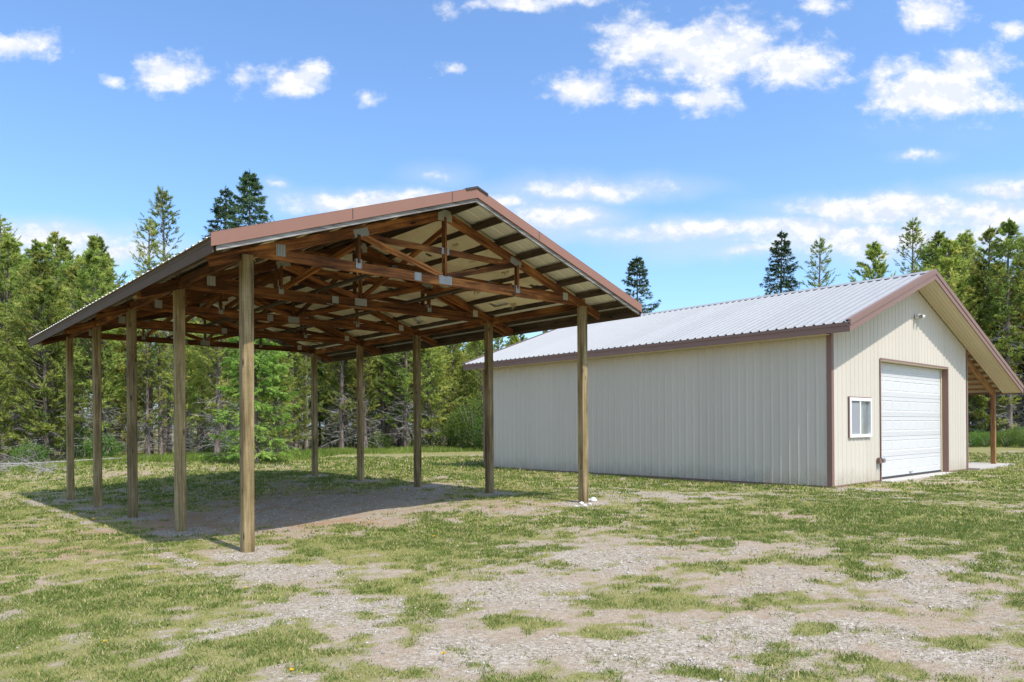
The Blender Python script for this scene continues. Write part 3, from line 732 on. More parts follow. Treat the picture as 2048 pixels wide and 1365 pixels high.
        q([(x0, y, zt), (x1, y, zt), (x1, y + 0.045, zt), (x0, y + 0.045, zt)]); q([(x0, y + 0.045, z0 + 0.004), (x1, y + 0.045, z0 + 0.004), (x1, y, z0 + 0.004), (x0, y, z0 + 0.004)])
        return link('door_section', mesh_py('door_section', V, F), DO, M_WHITE)
    z = 0.05
    while z < DT - 0.05:
        door_section(z, min(0.533, DT - 0.02 - z)); z += 0.533
    boxo('lift_handle', ((x0 + x1) / 2 - .09, yd - .035, .10), ((x0 + x1) / 2 + .09, yd - .004, .125), M_GALVBOX, DO)
    boxo('bottom_seal', (x0, yd - 0.005, -0.005), (x1, yd + 0.045, 0.052), M_DARK, DO)
    for x, s in ((D0 + 0.007, 1), (D1 - 0.007, -1)): boxo('side_stop', (min(x, x + s * 0.055), yd - 0.03, 0.0), (max(x, x + s * 0.055), yd - 0.008, DT - 0.014), M_CREAM, DO)
    boxo('door_backing', (D0 + 0.01, yd + 0.06, 0.0), (D1 - 0.01, yd + 0.08, DT - 0.02), M_INSIDE, DO)
    # sliding window
    WI = empty('window', (0, 0, 0), 0, G); WI['label'] = 'white vinyl sliding window with a drawn curtain'
    fw = 0.055
    for (a, b, c, d) in ((W0 - 0.02, W1 + 0.02, WB - 0.02, WB + fw), (W0 - 0.02, W1 + 0.02, WT - fw, WT + 0.02), (W0 - 0.02, W0 + fw, WB + fw, WT - fw), (W1 - fw, W1 + 0.02, WB + fw, WT - fw)):
        boxo('window_frame', (a, -0.055, c), (b, 0.03, d), M_VINYL, WI)
    xm = (W0 + W1) / 2 - 0.03
    boxo('meeting_rail', (xm - 0.03, -0.045, WB + fw + 0.001), (xm + 0.03, 0.02, WT - fw - 0.001), M_VINYL, WI)
    for a, b, y in ((W0 + fw, xm - 0.03, -0.012), (xm + 0.03, W1 - fw, 0.004)): boxo('pane', (a, y, WB + fw), (b, y + 0.004, WT - fw), M_GLASS, WI)
    boxo('insect_screen', (W0 + fw, -0.022, WB + fw), (xm - 0.03, -0.019, WT - fw), M_SCREEN, WI)
    boxo('window_trim', (W0 - 0.045, -0.040, WB - 0.02), (W0 - 0.021, 0.0, WT + 0.045), M_BROWN, WI); boxo('window_trim', (W0 - 0.0205, -0.040, WT + 0.021), (W1 + 0.03, 0.0, WT + 0.045), M_BROWN, WI)
    # curtain with folds, on the right half
    n = 60; V, F = [], []
    for i in range(n):
        s = i / (n - 1); x = xm + 0.02 + s * 0.36; y = 0.07 + 0.022 * math.sin(s * 26) + 0.01 * math.sin(s * 61)
        V += [(x + 0.05 * (s - .5) * 0.2, y, WB - 0.02), (x, y, WT - 0.05)]
        if i: F.append((2 * i - 2, 2 * i, 2 * i + 1, 2 * i - 1))
    link('curtain', mesh_py('curtain', V, F), WI, M_CLOTH)
    for p in ((W0 - .15, 0.5, WB - .4, W1 + .15, 0.52, WT + .3),): boxo('inner_room', (p[0], p[1], p[2]), (p[3], p[4], p[5]), M_INSIDE, WI)
    # roof sheets
    Lt = GL + FR + FB; ns = int(round(Lt / 0.9144)); ws = Lt / ns
    for side, run in ((-1, RM + OV + 0.03), (1, RE - RM + 0.03)):
        for i in range(ns):
            f = lambda s, t_, h, side=side: (RM + side * t_, s - FR, RZ - SL * t_ - 0.02 + h)
            sheet('roof_panel', i * ws, (i + 1) * ws, lambda s: 0.02, lambda s, run=run: run, f, M_GALV, G, hh=0.034, base=0.09)
        w = 0.24; z0 = RZ + 0.004
        p = [(RM, -FR - 0.02, z0 + 0.012), (RM + side * w, -FR - 0.02, z0 - SL * w), (RM + side * w, GL + FB + 0.02, z0 - SL * w), (RM, GL + FB + 0.02, z0 + 0.012)]
        p = p + [(a, b, c + 0.006) for a, b, c in p]
        if side < 0: p = [p[1], p[0], p[3], p[2], p[5], p[4], p[7], p[6]]
        hexa('ridge_cap', p, M_GALV, G)
    # fascia: rakes in two steps, eaves in two steps
    for y, s in ((-FR, -1), (GL + FB, 1)):
        for side, ve in ((-1, -OV), (1, RE)):
            def slab(name, top, bot, d0, d1, mat):
                y0, y1 = sorted((y + s * d0, y + s * d1)); ra, rb = roof(RM), roof(ve)
                p = [(RM, y0, ra - bot), (ve, y0, rb - bot), (ve, y1, rb - bot), (RM, y1, ra - bot), (RM, y0, ra - top), (ve, y0, rb - top), (ve, y1, rb - top), (RM, y1, ra - top)]
                if side < 0: p = [p[1], p[0], p[3], p[2], p[5], p[4], p[7], p[6]]
                hexa(name, p, mat, G)
            slab('rake_fascia', 0.098, 0.240, -0.03, 0.002, M_BROWN); slab('rake_trim', -0.028, 0.096, -0.03, 0.018, M_BROWN)
            slab('rake_trim_flange', -0.034, -0.0285, -0.10, 0.0185, M_BROWN)
            # soffit strips under the gable overhang
            a0, a1 = (y + 0.03, -0.03) if s < 0 else (GL + 0.03, y - 0.03); m = 6
            for i in range(m):
                y0 = a0 + (a1 - a0) * i / m + 0.003; y1 = a0 + (a1 - a0) * (i + 1) / m - 0.003; zt = 0.205
                va, vb = (RM - 0.002, -OV + 0.02) if side < 0 else (RM + 0.002, RE - 0.02)
                p = [(va, y0, roof(va) - zt - 0.012), (vb, y0, roof(vb) - zt - 0.012), (vb, y1, roof(vb) - zt - 0.012), (va, y1, roof(va) - zt - 0.012)]
                p = p + [(q[0], q[1], q[2] + 0.01) for q in p]
                if side < 0: p = [p[1], p[0], p[3], p[2], p[5], p[4], p[7], p[6]]
                hexa('soffit_strip', p, M_CREAM, G)
    for side, ve in ((-1, -OV), (1, RE)):
        zt = roof(ve)
        ua, ub = -FR + 0.033, GL + FB - 0.033; m = 5
        for i in range(m):   # trim comes in lengths, lapped at the joints
            u0, u1 = ua + (ub - ua) * i / m, ua + (ub - ua) * (i + 1) / m - 0.002; d = 0.003 * (i % 2)
            boxo('eave_fascia', (min(ve + side * d, ve - side * 0.03), u0, zt - 0.235 - d), (max(ve + side * d, ve - side * 0.03), u1, zt - 0.100), M_BROWN, G)
            boxo('eave_trim', (min(ve + side * (0.016 + d), ve - side * 0.03), u0, zt - 0.0985), (max(ve + side * (0.016 + d), ve - side * 0.03), u1, zt - 0.024), M_BROWN, G)
    # eave soffit facing the carport
    boxo('eave_soffit', (-OV + 0.032, 0.0, sof(-OV) + 0.012), (-0.022, GL, sof(-OV) + 0.022), M_CREAM, G)
    # lean-to on the far side: sloping beam, posts, purlins, deck
    for k, y in enumerate((0.14, 4.2, 8.3, 12.4)):
        beam('lean_to_post', (12.62, y, -0.1), (12.62, y, roof(12.62) - 0.36), 0.142, 0.142, M_LEAN, G, up=(0, 1, 0))
        beam('lean_to_rafter', (GW + 0.03, y, roof(GW + 0.03) - 0.355), (12.72, y, roof(12.72) - 0.355), 0.076, 0.235, M_LEAN, G)
    for i in range(8):
        v = GW + 0.25 + i * 0.46
        beam('lean_to_purlin', (v, 0.0, roof(v) - 0.185), (v, GL, roof(v) - 0.185), 0.038, 0.09, M_CREAM, G)
    va, vb = GW + 0.03, RE - 0.05
    p = [(va, 0.0, roof(va) - 0.135), (vb, 0.0, roof(vb) - 0.135), (vb, GL, roof(vb) - 0.135), (va, GL, roof(va) - 0.135)]
    hexa('lean_to_deck', p + [(a, b, c + 0.012) for a, b, c in p], M_LEAN, G)
    # gable infill so no light leaks along the soffit
    # ---- things fixed on the front
    def gw(v, u, z): return (GO[0] + CV[0] * v + CU[0] * u, GO[1] + CV[1] * v + CU[1] * u, GZ + z)
    FL = empty('flood_light', gw(5.12, -0.03, 4.44), YAW); tag(FL, 'white twin-head flood light high on the tan gable above the garage door', 'light')
    V, F = tube_np([(0, 0.005, 0), (0, -0.035, 0)], [0.062, 0.055], 14); V2, F2 = tube_np([(0, -0.034, 0), (0, -0.036, 0)], [0.055, 0.001], 14); V, F = join_np([(V, F), (V2, F2)])
    link('mounting_plate', mesh_np('mounting_plate', V, F, True), FL, M_LAMP)
    for sx in (-1, 1):
        hx = 0.085 if sx > 0 else -0.065
        P = [(hx * 0.4, -0.045, 0.0), (hx * 0.7, -0.075, 0.005), (hx, -0.10, 0.0)]; A = tube_np(P, [0.016] * 3, 8)
        d = np.array([sx * 0.55, -0.7, -0.35]); d /= np.linalg.norm(d); c0 = np.array([hx, -0.10, 0.0])
        B = tube_np([c0 - d * 0.05, c0 - d * 0.045, c0 + d * 0.01, c0 + d * 0.085, c0 + d * 0.088], [0.012, 0.034, 0.044, 0.066, 0.060], 14)
        V, F = join_np([A, B]); h = link('lamp_head', mesh_np('lamp_head', V, F, True), FL, M_LAMP)
        V, F = tube_np([c0 + d * 0.072, c0 + d * 0.076], [0.058, 0.002], 14); link('lens', mesh_np('lens', V, F), h, M_GLASS)
    BX = empty('wall_box', gw(2.56, -0.02, 0.52), YAW); tag(BX, 'small brown wall box with grey elbow and pipe beside the garage door', 'box')
    boxo('box_body', (-0.085, -0.075, -0.07), (0.075, -0.006, 0.07), M_BROWN, BX)
    V, F = tube_np([(0.03, -0.05, 0.05), (0.09, -0.07, 0.06), (0.13, -0.08, 0.02), (0.14, -0.08, -0.05)], [0.045, 0.055, 0.055, 0.05], 12); link('elbow', mesh_np('elbow', V, F, True), BX, M_GALVBOX)
    V, F = tube_np([(-0.06, -0.03, -0.07), (-0.06, -0.03, -0.24)], [0.014, 0.014], 10); link('pipe', mesh_np('pipe', V, F, True), BX, M_GALVBOX)
    # slabs
    for nm, a, b, zt in (('lean_to_slab', (GW + 0.03, -0.35), (13.2, GL), 0.035), ('door_apron', (D0 - 0.05, -0.28), (D1 + 0.05, 0.24), -0.012)):
        o = boxo(nm, (a[0], a[1], -0.2), (b[0], b[1], zt), M_CONC); o.location = (GO[0], GO[1], GZ); o.rotation_euler = (0, 0, YAW); tag(o, kind='structure')
build_garage()

# ---------------------------------------------------------------- vegetation
def needles(P, D, k, ln, wd, spread, r, tint, tvar=0.22, face=0.0):
    """k thin triangles around each point P, leaning along D"""
    n = len(P); Pk = np.repeat(P, k, 0); Dk = np.repeat(D, k, 0)
    d = Dk + r.normal(0, spread, (n * k, 3)); d /= np.linalg.norm(d, axis=1)[:, None] + 1e-9
    nf = r.normal(0, 1, (n * k, 3))
    if face:   # sprays lie with their broad side up and outwards, as on the living branch
        o_ = Pk * [1, 1, 0]; o_ = o_ / (np.linalg.norm(o_, axis=1)[:, None] + .05); nf = nf * (1 - face) * 0.8 + face * (o_ * 0.7 + [0, 0, .75])
    s = np.cross(d, nf); s /= np.linalg.norm(s, axis=1)[:, None] + 1e-9
    L = ln * r.uniform(0.65, 1.25, (n * k, 1)); w = wd * r.uniform(0.7, 1.2, (n * k, 1))
    a = Pk - s * w * 0.5; b = Pk + s * w * 0.5; c = Pk + d * L
    V = np.stack([a, b, c], 1).reshape(-1, 3); F = np.arange(n * k * 3).reshape(-1, 3)
    T = np.repeat(np.clip(np.repeat(tint, k) + r.normal(0, tvar, n * k), 0, 1), 3)
    return V, F, T


def stems(P0, P1, r0, r1, sag=0.0):
    """many thin 3-sided twigs at once"""
    n = len(P0); t_ = P1 - P0; t_ = t_ / (np.linalg.norm(t_, axis=1)[:, None] + 1e-9); ref = np.where(np.abs(t_[:, 2:3]) > .9, [[1., 0, 0]], [[0, 0, 1.]])
    A = np.cross(t_, ref); A /= np.linalg.norm(A, axis=1)[:, None] + 1e-9; B = np.cross(t_, A); V = []
    for P, R in ((P0, r0), (P1, r1)):
        for k in range(3):
            an = k * 2.0944; V.append(P + (math.cos(an) * A + math.sin(an) * B) * np.asarray(R).reshape(-1, 1))
    V = np.stack(V, 1).reshape(-1, 3); base = np.arange(n)[:, None] * 6
    F = np.concatenate([base + np.array([[k, (k + 1) % 3, 3 + (k + 1) % 3, 3 + k]]) for k in range(3)])
    return V, F


def trunk_mesh(H, r0, r, bend=0.12, sides=8, top=0.012):
    m = 9; t_ = np.linspace(0, 1, m); P = np.stack([bend * np.sin(t_ * 2.2 + r.uniform(0, 6)) * t_, bend * np.cos(t_ * 2.7 + r.uniform(0, 6)) * t_, t_ * H - 0.15 * (1 - t_)], 1)
    R = r0 * (1 - t_) ** 0.85 + top; R[0] *= 1.35
    return tube_np(P, R, sides), (lambda h: np.stack([np.interp(h / H, t_, P[:, 0]), np.interp(h / H, t_, P[:, 1]), h], -1))


def conifer(seed, H, cb, width, nbr, style='pine', tw=6, tuft=4, k=8, ln=0.15, wd=0.026, dead=0, r0=None, tint=0.45, rise=0.25, droop=0.0, sparse=0.0):
    """prototype meshes for one tree: trunk (with live limbs), crown, dead branches"""
    r = np.random.default_rng(seed); r0 = r0 or H * 0.011 + 0.02
    (TV, TF), ax = trunk_mesh(H, r0, r); parts = [(TV, TF)]
    h = cb * H + (H * 0.985 - cb * H) * np.sort(r.uniform(0, 1, nbr) ** (0.85 if style == 'pine' else 0.75)); f = (h - cb * H) / (H - cb * H)
    if style == 'pine': Lr = width * (np.clip(np.sin(np.clip(f * 0.80 + 0.20, 0, 1) * math.pi), 0.10, 1) ** 0.8) * r.uniform(0.55, 1.15, nbr)
    else: Lr = width * np.clip((1 - f) ** (0.62 if style == 'fir' else 0.8), 0.04, 1) * r.uniform(0.72, 1.12, nbr)
    az = np.arange(nbr) * 2.399 + r.uniform(-.5, .5, nbr); out = np.stack([np.cos(az), np.sin(az), np.zeros(nbr)], 1)
    el = rise + 0.5 * f if style == 'pine' else -droop + (rise + droop) * f + 0.5 * np.clip(f - 0.8, 0, 1)
    el = el + r.normal(0, 0.13, nbr); base = ax(h)
    def along(i, s):   # position on branch i at fraction s
        bend = (0.35 if style == 'pine' else (0.22 - 0.0 * droop)) * s ** 2
        z_ = np.sin(el[i]) * s + bend * 0.6 - (0.35 * droop * s * (1 - s) if style != 'pine' else 0)
        return base[i] + Lr[i][:, None] * (out[i] * (np.cos(el[i]) * s)[:, None] + np.stack([0 * s, 0 * s, z_], 1))
    I = np.arange(nbr)
    for s0, s1 in ((0, .5), (.5, 1.0)):
        rb = 0.010 + 0.010 * Lr; parts.append(stems(along(I, np.full(nbr, s0)), along(I, np.full(nbr, s1)), rb * (1 - .7 * s0), rb * (1 - .7 * s1) * 0.8))
    # twigs and tufts
    i = np.repeat(I, tw); n = len(i); s = r.uniform(0.28 if style == 'pine' else 0.12, 1.0, n) ** 0.8; p0 = along(i, s)
    sd_ = np.where(r.random(n) < .5, -1, 1)[:, None]; side = np.stack([-out[i][:, 1], out[i][:, 0], 0 * s], 1) * sd_
    if style == 'pine': td = out[i] * r.uniform(.3, 1, (n, 1)) + side * r.uniform(0, .9, (n, 1)) + np.stack([0 * s, 0 * s, r.uniform(-.15, .85, n)], 1); tl = 0.20 * Lr[i] * r.uniform(.6, 1.3, n) + 0.10
    else: td = out[i] * r.uniform(.45, .9, (n, 1)) + side * r.uniform(.5, 1, (n, 1)) + np.stack([0 * s, 0 * s, r.uniform(-.35 - droop * .6, .10, n)], 1); tl = Lr[i] * (0.52 * (1 - s) + 0.10) * r.uniform(.7, 1.2, n) + 0.05
    td /= np.linalg.norm(td, axis=1)[:, None]; p1 = p0 + td * tl[:, None]
    keep = r.random(n) > sparse; p0, p1, td, i = p0[keep], p1[keep], td[keep], i[keep]; n = len(p0)
    parts.append(stems(p0, p1, np.full(n, 0.007), np.full(n, 0.003)))
    q = np.repeat(np.arange(n), tuft); u = np.tile((np.arange(tuft) + 0.6) / tuft, n) + r.uniform(-.12, .12, n * tuft)
    P = p0[q] + (p1 - p0)[q] * u[:, None]; D = td[q] + (np.array([0, 0, .35]) if style == 'pine' else np.array([0, 0, -.15 * droop]))
    tn = tint + 0.20 * r.normal(0, 1, nbr)[i[q]]; tn = np.clip(tn, 0, 1)
    NV, NF, NT_ = needles(P, D, k, ln, wd, 0.55 if style == 'pine' else 0.42, r, tn, 0.26, 0.75)
    top = needles(ax(np.linspace(H * 0.95, H, 8)), np.tile([0, 0, 1.], (8, 1)), k, ln, wd, 0.5, r, np.full(8, tint)); NV = np.concatenate([NV, top[0]]); NF = np.concatenate([NF, top[1] + NF.max() + 1]); NT_ = np.concatenate([NT_, top[2]])
    trunk = mesh_np('trunk', *join_np(parts), True); trunk.materials.append(M_BARK)
    crown = mesh_np('crown', NV, NF, False, {'tint': NT_}); crown.materials.append({'pine': M_PINE, 'fir': M_FIR, 'larch': M_LARCH}[style])
    dm = None
    if dead:
        hd = r.uniform(0.06, cb + 0.18, dead) * H; azd = r.uniform(0, 6.283, dead); ld = r.uniform(.35, 1.0, dead) * width * 0.85; o2 = np.stack([np.cos(azd), np.sin(azd), r.uniform(-.45, .3, dead)], 1)
        b0 = ax(hd); mid = b0 + o2 * (ld * .5)[:, None]; b1 = mid + (o2 + np.stack([r.normal(0, .25, dead), r.normal(0, .25, dead), r.uniform(-.4, .1, dead)], 1)) * (ld * .5)[:, None]
        dp = [stems(b0, mid, np.full(dead, .014), np.full(dead, .010)), stems(mid, b1, np.full(dead, .010), np.full(dead, .004))]
        j = np.repeat(np.arange(dead), 5); s = r.uniform(.2, 1, len(j)); a = np.where((s < .5)[:, None], b0[j] + (mid - b0)[j] * (2 * s)[:, None], mid[j] + (b1 - mid)[j] * (2 * s - 1)[:, None])
        dd = o2[j] * .5 + r.normal(0, .55, (len(j), 3)); dp.append(stems(a, a + dd * (ld[j] * .38)[:, None], np.full(len(j), .007), np.full(len(j), .003)))
        dm = mesh_np('dead_branches', *join_np(dp)); dm.materials.append(M_TWIG)
    return trunk, crown, dm


def plant_tree(name, proto, x, y, s, rz, label, group=None, sz=None, cat='tree', lean=0.0):
    o = empty(name, (x, y, float(ground_z(x, y)) - 0.02), rz); o.scale = (s, s, sz or s); o.rotation_euler = (lean, lean * .6, rz); tag(o, label, cat, group)
    for nm, me in zip(('trunk', 'crown', 'dead_branches'), proto):
        if me is not None: link(nm, me, o)
    return o


PINES = [conifer(200 + i, H, cb, w, nb, 'pine', tw=8, tuft=5, k=8, ln=.14, wd=.032, dead=dd, tint=tt) for i, (H, cb, w, nb, dd, tt) in enumerate([
    (10.5, .14, 1.45, 140, 70, .45), (11.5, .28, 1.35, 130, 80, .55), (9.5, .10, 1.6, 145, 60, .50), (12.0, .36, 1.3, 120, 90, .42), (10.0, .20, 1.6, 130, 110, .62), (7.0, .05, 1.6, 140, 36, .42), (13.0, .26, 1.5, 145, 80, .48)])]
LOOK = ['bushy olive pine', 'slim high-crowned pine', 'full-skirted pine', 'pine with long bare trunk', 'yellowish pine with grey dead limbs', 'young low bushy pine', 'tall straight pine']
THIN = [conifer(240, 15.5, .42, 1.5, 84, 'pine', tw=6, tuft=4, k=8, ln=.17, dead=30, tint=.38), conifer(241, 14.5, .50, 1.35, 64, 'pine', tw=6, tuft=4, k=8, ln=.17, dead=20, tint=.45, sparse=.12)]
FIRS = [conifer(260, 22.0, .10, 4.4, 260, 'fir', tw=13, tuft=4, k=5, ln=.24, wd=.06, tint=.5, rise=.1, droop=.25), conifer(261, 18.0, .12, 3.3, 190, 'fir', tw=10, tuft=4, k=5, ln=.22, wd=.055, tint=.35, rise=.1, droop=.3, sparse=.1),
        conifer(262, 14.0, .08, 3.2, 165, 'fir', tw=11, tuft=4, k=5, ln=.18, wd=.045, tint=.5, rise=.15, droop=.2)]
LARCH = conifer(280, 7.6, .05, 1.9, 190, 'larch', tw=14, tuft=6, k=7, ln=.11, wd=.028, tint=.55, rise=.2, droop=.45)


def at_px(x, d):
    """ground point seen in photograph column x at distance d metres into the scene"""
    return (x - 1024) / PX_F * d, d


def edge_y(X):
    """front line of the wood"""
    return np.interp(X, [-60, -30, -21, -16, -12.2, -11.6, -9, -4, 3, 12, 24, 34, 60], [25, 28, 30.5, 33.5, 35, 43, 43.5, 46, 48, 51, 51, 47, 42])


rt = random.Random(77)
LBL = {0: 'left of the carport eave', 1: 'seen through the carport posts', 2: 'behind the tan garage'}
GRP = {0: 'pines of the wood left of the carport', 1: 'pines of the wood behind the carport', 2: 'pines of the wood behind the garage'}
placed = []
X = -46.0
for row in range(9):
    X = -46.0 + rt.uniform(0, 1.5)
    while X < 46:
        y = float(edge_y(X)) + 0.5 + row * 2.3 + rt.uniform(-.8, .8) + row * row * 0.35; step = rt.uniform(1.35, 2.3) * (1 + 0.10 * row)
        pxl = 1024 + PX_F * X / y
        if -330 < pxl < 2380 and not (1000 < pxl < 1800 and row > 2):
            zone = 0 if pxl < 420 else (1 if pxl < 985 else 2)
            ip = (rt.randrange(7) if zone != 1 else rt.choice([0, 2, 4, 5, 1])) if row else rt.choice([0, 2, 4, 5, 5])
            # crown line of the wood against the sky
            top = rt.uniform(232, 268) if pxl < 225 else rt.uniform(296, 330) if pxl < 420 else rt.uniform(250, 300) if pxl < 880 else rt.uniform(323, 336) if pxl < 1250 else rt.uniform(332, 345) if pxl < 1480 else rt.uniform(302, 318) if pxl < 1730 else rt.uniform(282, 300) if pxl < 1850 else rt.uniform(238, 272)
            s = (1.5 + (426.5 - top) / 727.6 * y) / [10.5, 11.5, 9.5, 12.0, 10.0, 7.0, 13.0][ip] * (rt.uniform(.55, .85) if ip == 5 else 1.0)
            where = ('fronting the wood ' if row == 0 else 'deep in the wood ' if row > 2 else 'inside the wood ') + LBL[zone]
            plant_tree('pine_tree', PINES[ip], X, y, s, rt.uniform(0, 6.28), LOOK[ip] + ' ' + where, GRP[zone] + ': ' + LOOK[ip] + (' front' if row == 0 else ' deep' if row > 2 else ' inside'), lean=rt.uniform(-.03, .03))
        X += step * (1.25 if row > 5 else 1.0)
# trees that stand out
for nm, pr, px_, d, s, lb in [
    ('pine_tree', THIN[0], 332, 47, 1.10, 'tall thin pine with upswept limbs rising above the carport eave'),
    ('pine_tree', THIN[1], 300, 44, 0.98, 'shorter thin pine crowding the tall pine above the carport eave'),
    ('fir_tree', FIRS[0], 503, 62, 1.07, 'tall dense blue-green fir rising above the carport roof'),
    ('fir_tree', FIRS[1], 450, 66, 1.30, 'slimmer fir beside the tall dense fir above the carport roof'),
    ('pine_tree', THIN[1], 551, 60, 1.28, 'young pine tip showing over the carport roof beside the two firs'),
    ('fir_tree', FIRS[2], 1278, 62, 1.14, 'lone fir between the carport gable and the garage ridge'),
    ('fir_tree', FIRS[1], 1562, 60, 0.97, 'dark pointed fir rising above the middle of the garage roof'),
    ('pine_tree', THIN[1], 1642, 58, 1.13, 'sparse tree beside the dark fir above the garage roof'),
    ('pine_tree', PINES[2], 1748, 56, 1.60, 'broad pine above the garage roof near its front gable'),
    ('pine_tree', THIN[0], 1825, 58, 1.15, 'tallest pine above the garage gable with open whorled limbs'),
    ('pine_tree', PINES[6], 1880, 55, 1.22, 'pine right behind the peak of the garage gable'),
    ('pine_tree', THIN[0], 1932, 54, 1.02, 'tall pine over the lean-to slope of the garage roof'),
    ('pine_tree', PINES[1], 1975, 50, 1.30, 'full green pine behind the lean-to roof of the garage'),
    ('pine_tree', PINES[3], 2020, 47, 1.22, 'pine with dark bare trunk beyond the lean-to post'),
    ('pine_tree', THIN[1], 5, 40, 0.92, 'pine with bare twiggy top in the wood far from the carport')]:
    x_, y_ = at_px(px_, d); plant_tree(nm, pr, x_, y_, s, rt.uniform(0, 6.28), lb)
x_, y_ = at_px(510, 29.0); plant_tree('larch_tree', LARCH, x_, y_, 1.08, 1.1, 'bright green feathery larch standing in the grass behind the carport')
x_, y_ = at_px(640, 49); plant_tree('larch_tree', LARCH, x_, y_, .8, 2.3, 'smaller soft green larch among the dark trunks behind the carport')
# bare dark trunks at the edge of the clearing
snag = conifer(300, 9.0, .75, 0.8, 16, 'pine', dead=55, tint=.4, r0=.13)
for px_, d in ((300, 35), (322, 34.5), (338, 35.5), (575, 44), (592, 45), (612, 44), (405, 38)):
    x_, y_ = at_px(px_, d); plant_tree('pine_tree', snag, x_, y_, rt.uniform(.8, 1.0), rt.uniform(0, 6), 'dark bare-trunked pine at the edge of the clearing behind the carport', 'bare trunks at the clearing')


def shrub(seed, R, H, n, ln=.07, wd=.045):
    r = np.random.default_rng(seed); m = 16; az = r.uniform(0, 6.28, m); P0 = np.zeros((m, 3)); P1 = np.stack([np.cos(az) * R * r.uniform(.3, .8, m), np.sin(az) * R * r.uniform(.3, .8, m), H * r.uniform(.5, .95, m)], 1)
    tm = mesh_np('stem', *stems(P0, P1, np.full(m, .014), np.full(m, .004))); tm.materials.append(M_TWIG)
    q = r.normal(0, 1, (n, 3)); q /= np.linalg.norm(q, axis=1)[:, None]; q *= r.uniform(.45, 1, (n, 1)) ** .6; lump = 0.75 + 0.5 * vnoise(q[:, 0] * 3 + 5, q[:, 1] * 3 + q[:, 2] * 2, seed)
    P = np.stack([q[:, 0] * R * lump, q[:, 1] * R * lump, H * .52 + q[:, 2] * H * .5 * lump], 1); P[:, 2] = np.maximum(P[:, 2], .03)
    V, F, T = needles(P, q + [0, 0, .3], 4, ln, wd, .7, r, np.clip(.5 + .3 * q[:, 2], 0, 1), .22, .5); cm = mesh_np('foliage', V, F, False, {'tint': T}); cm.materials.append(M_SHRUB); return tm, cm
SHR = [shrub(400, 1.0, 1.7, 1500), shrub(401, .8, 1.1, 1100), shrub(402, 1.3, 2.6, 2300)]
def plant_shrub(i, x, y, s, label, group):
    o = empty('shrub', (x, y, float(ground_z(x, y))), rt.uniform(0, 6)); o.scale = (s, s, s); tag(o, label, 'shrub', group)
    link('stem', SHR[i][0], o); link('foliage', SHR[i][1], o)
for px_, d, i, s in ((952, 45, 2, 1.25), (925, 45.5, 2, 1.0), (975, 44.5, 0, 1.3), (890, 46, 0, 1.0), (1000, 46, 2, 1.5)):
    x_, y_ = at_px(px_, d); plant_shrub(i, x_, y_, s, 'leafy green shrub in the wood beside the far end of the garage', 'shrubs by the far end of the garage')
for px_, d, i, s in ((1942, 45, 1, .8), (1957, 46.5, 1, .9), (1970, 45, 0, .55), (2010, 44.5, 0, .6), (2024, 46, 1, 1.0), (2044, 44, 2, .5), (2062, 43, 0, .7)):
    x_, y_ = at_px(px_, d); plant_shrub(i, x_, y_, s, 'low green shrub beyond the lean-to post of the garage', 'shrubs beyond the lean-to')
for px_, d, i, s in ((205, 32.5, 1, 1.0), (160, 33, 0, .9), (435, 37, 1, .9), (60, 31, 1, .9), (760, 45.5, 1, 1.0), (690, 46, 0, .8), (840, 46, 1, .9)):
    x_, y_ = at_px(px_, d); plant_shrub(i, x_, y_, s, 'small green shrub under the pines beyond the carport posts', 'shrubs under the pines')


def blades(P, h, w, lean, r, tint, tv=0.12):
    """one bent blade (two triangles would be wasted at this size: one is enough) for each point"""
    n = len(P); a = r.uniform(0, 6.283, n); s = np.stack([np.cos(a), np.sin(a), 0 * a], 1); b = r.uniform(0, 6.283, n); L = (h * r.uniform(.5, 1.25, n))[:, None]
    tip = P + np.stack([np.cos(b), np.sin(b), 0 * b], 1) * L * (lean * r.uniform(.2, 1.3, n))[:, None] + np.array([0, 0, 1.]) * L
    V = np.stack([P - s * np.asarray(w).reshape(-1, 1) * .5, P + s * np.asarray(w).reshape(-1, 1) * .5, tip], 1).reshape(-1, 3)
    return V, np.arange(n * 3).reshape(-1, 3), np.repeat(np.clip(tint + r.normal(0, tv, n), 0, 1), 3)


def in_building(x, y):
    v = (x - GO[0]) * CV[0] + (y - GO[1]) * CV[1]; u = (x - GO[0]) * CU[0] + (y - GO[1]) * CU[1]
    return ((v > -0.03) & (v < 9.46) & (u > -0.03) & (u < 12.75)) | ((v > 9.4) & (v < 13.2) & (u > -.35) & (u < 12.8)) | ((v > 2.7) & (v < 7.7) & (u > -.28) & (u < .3))


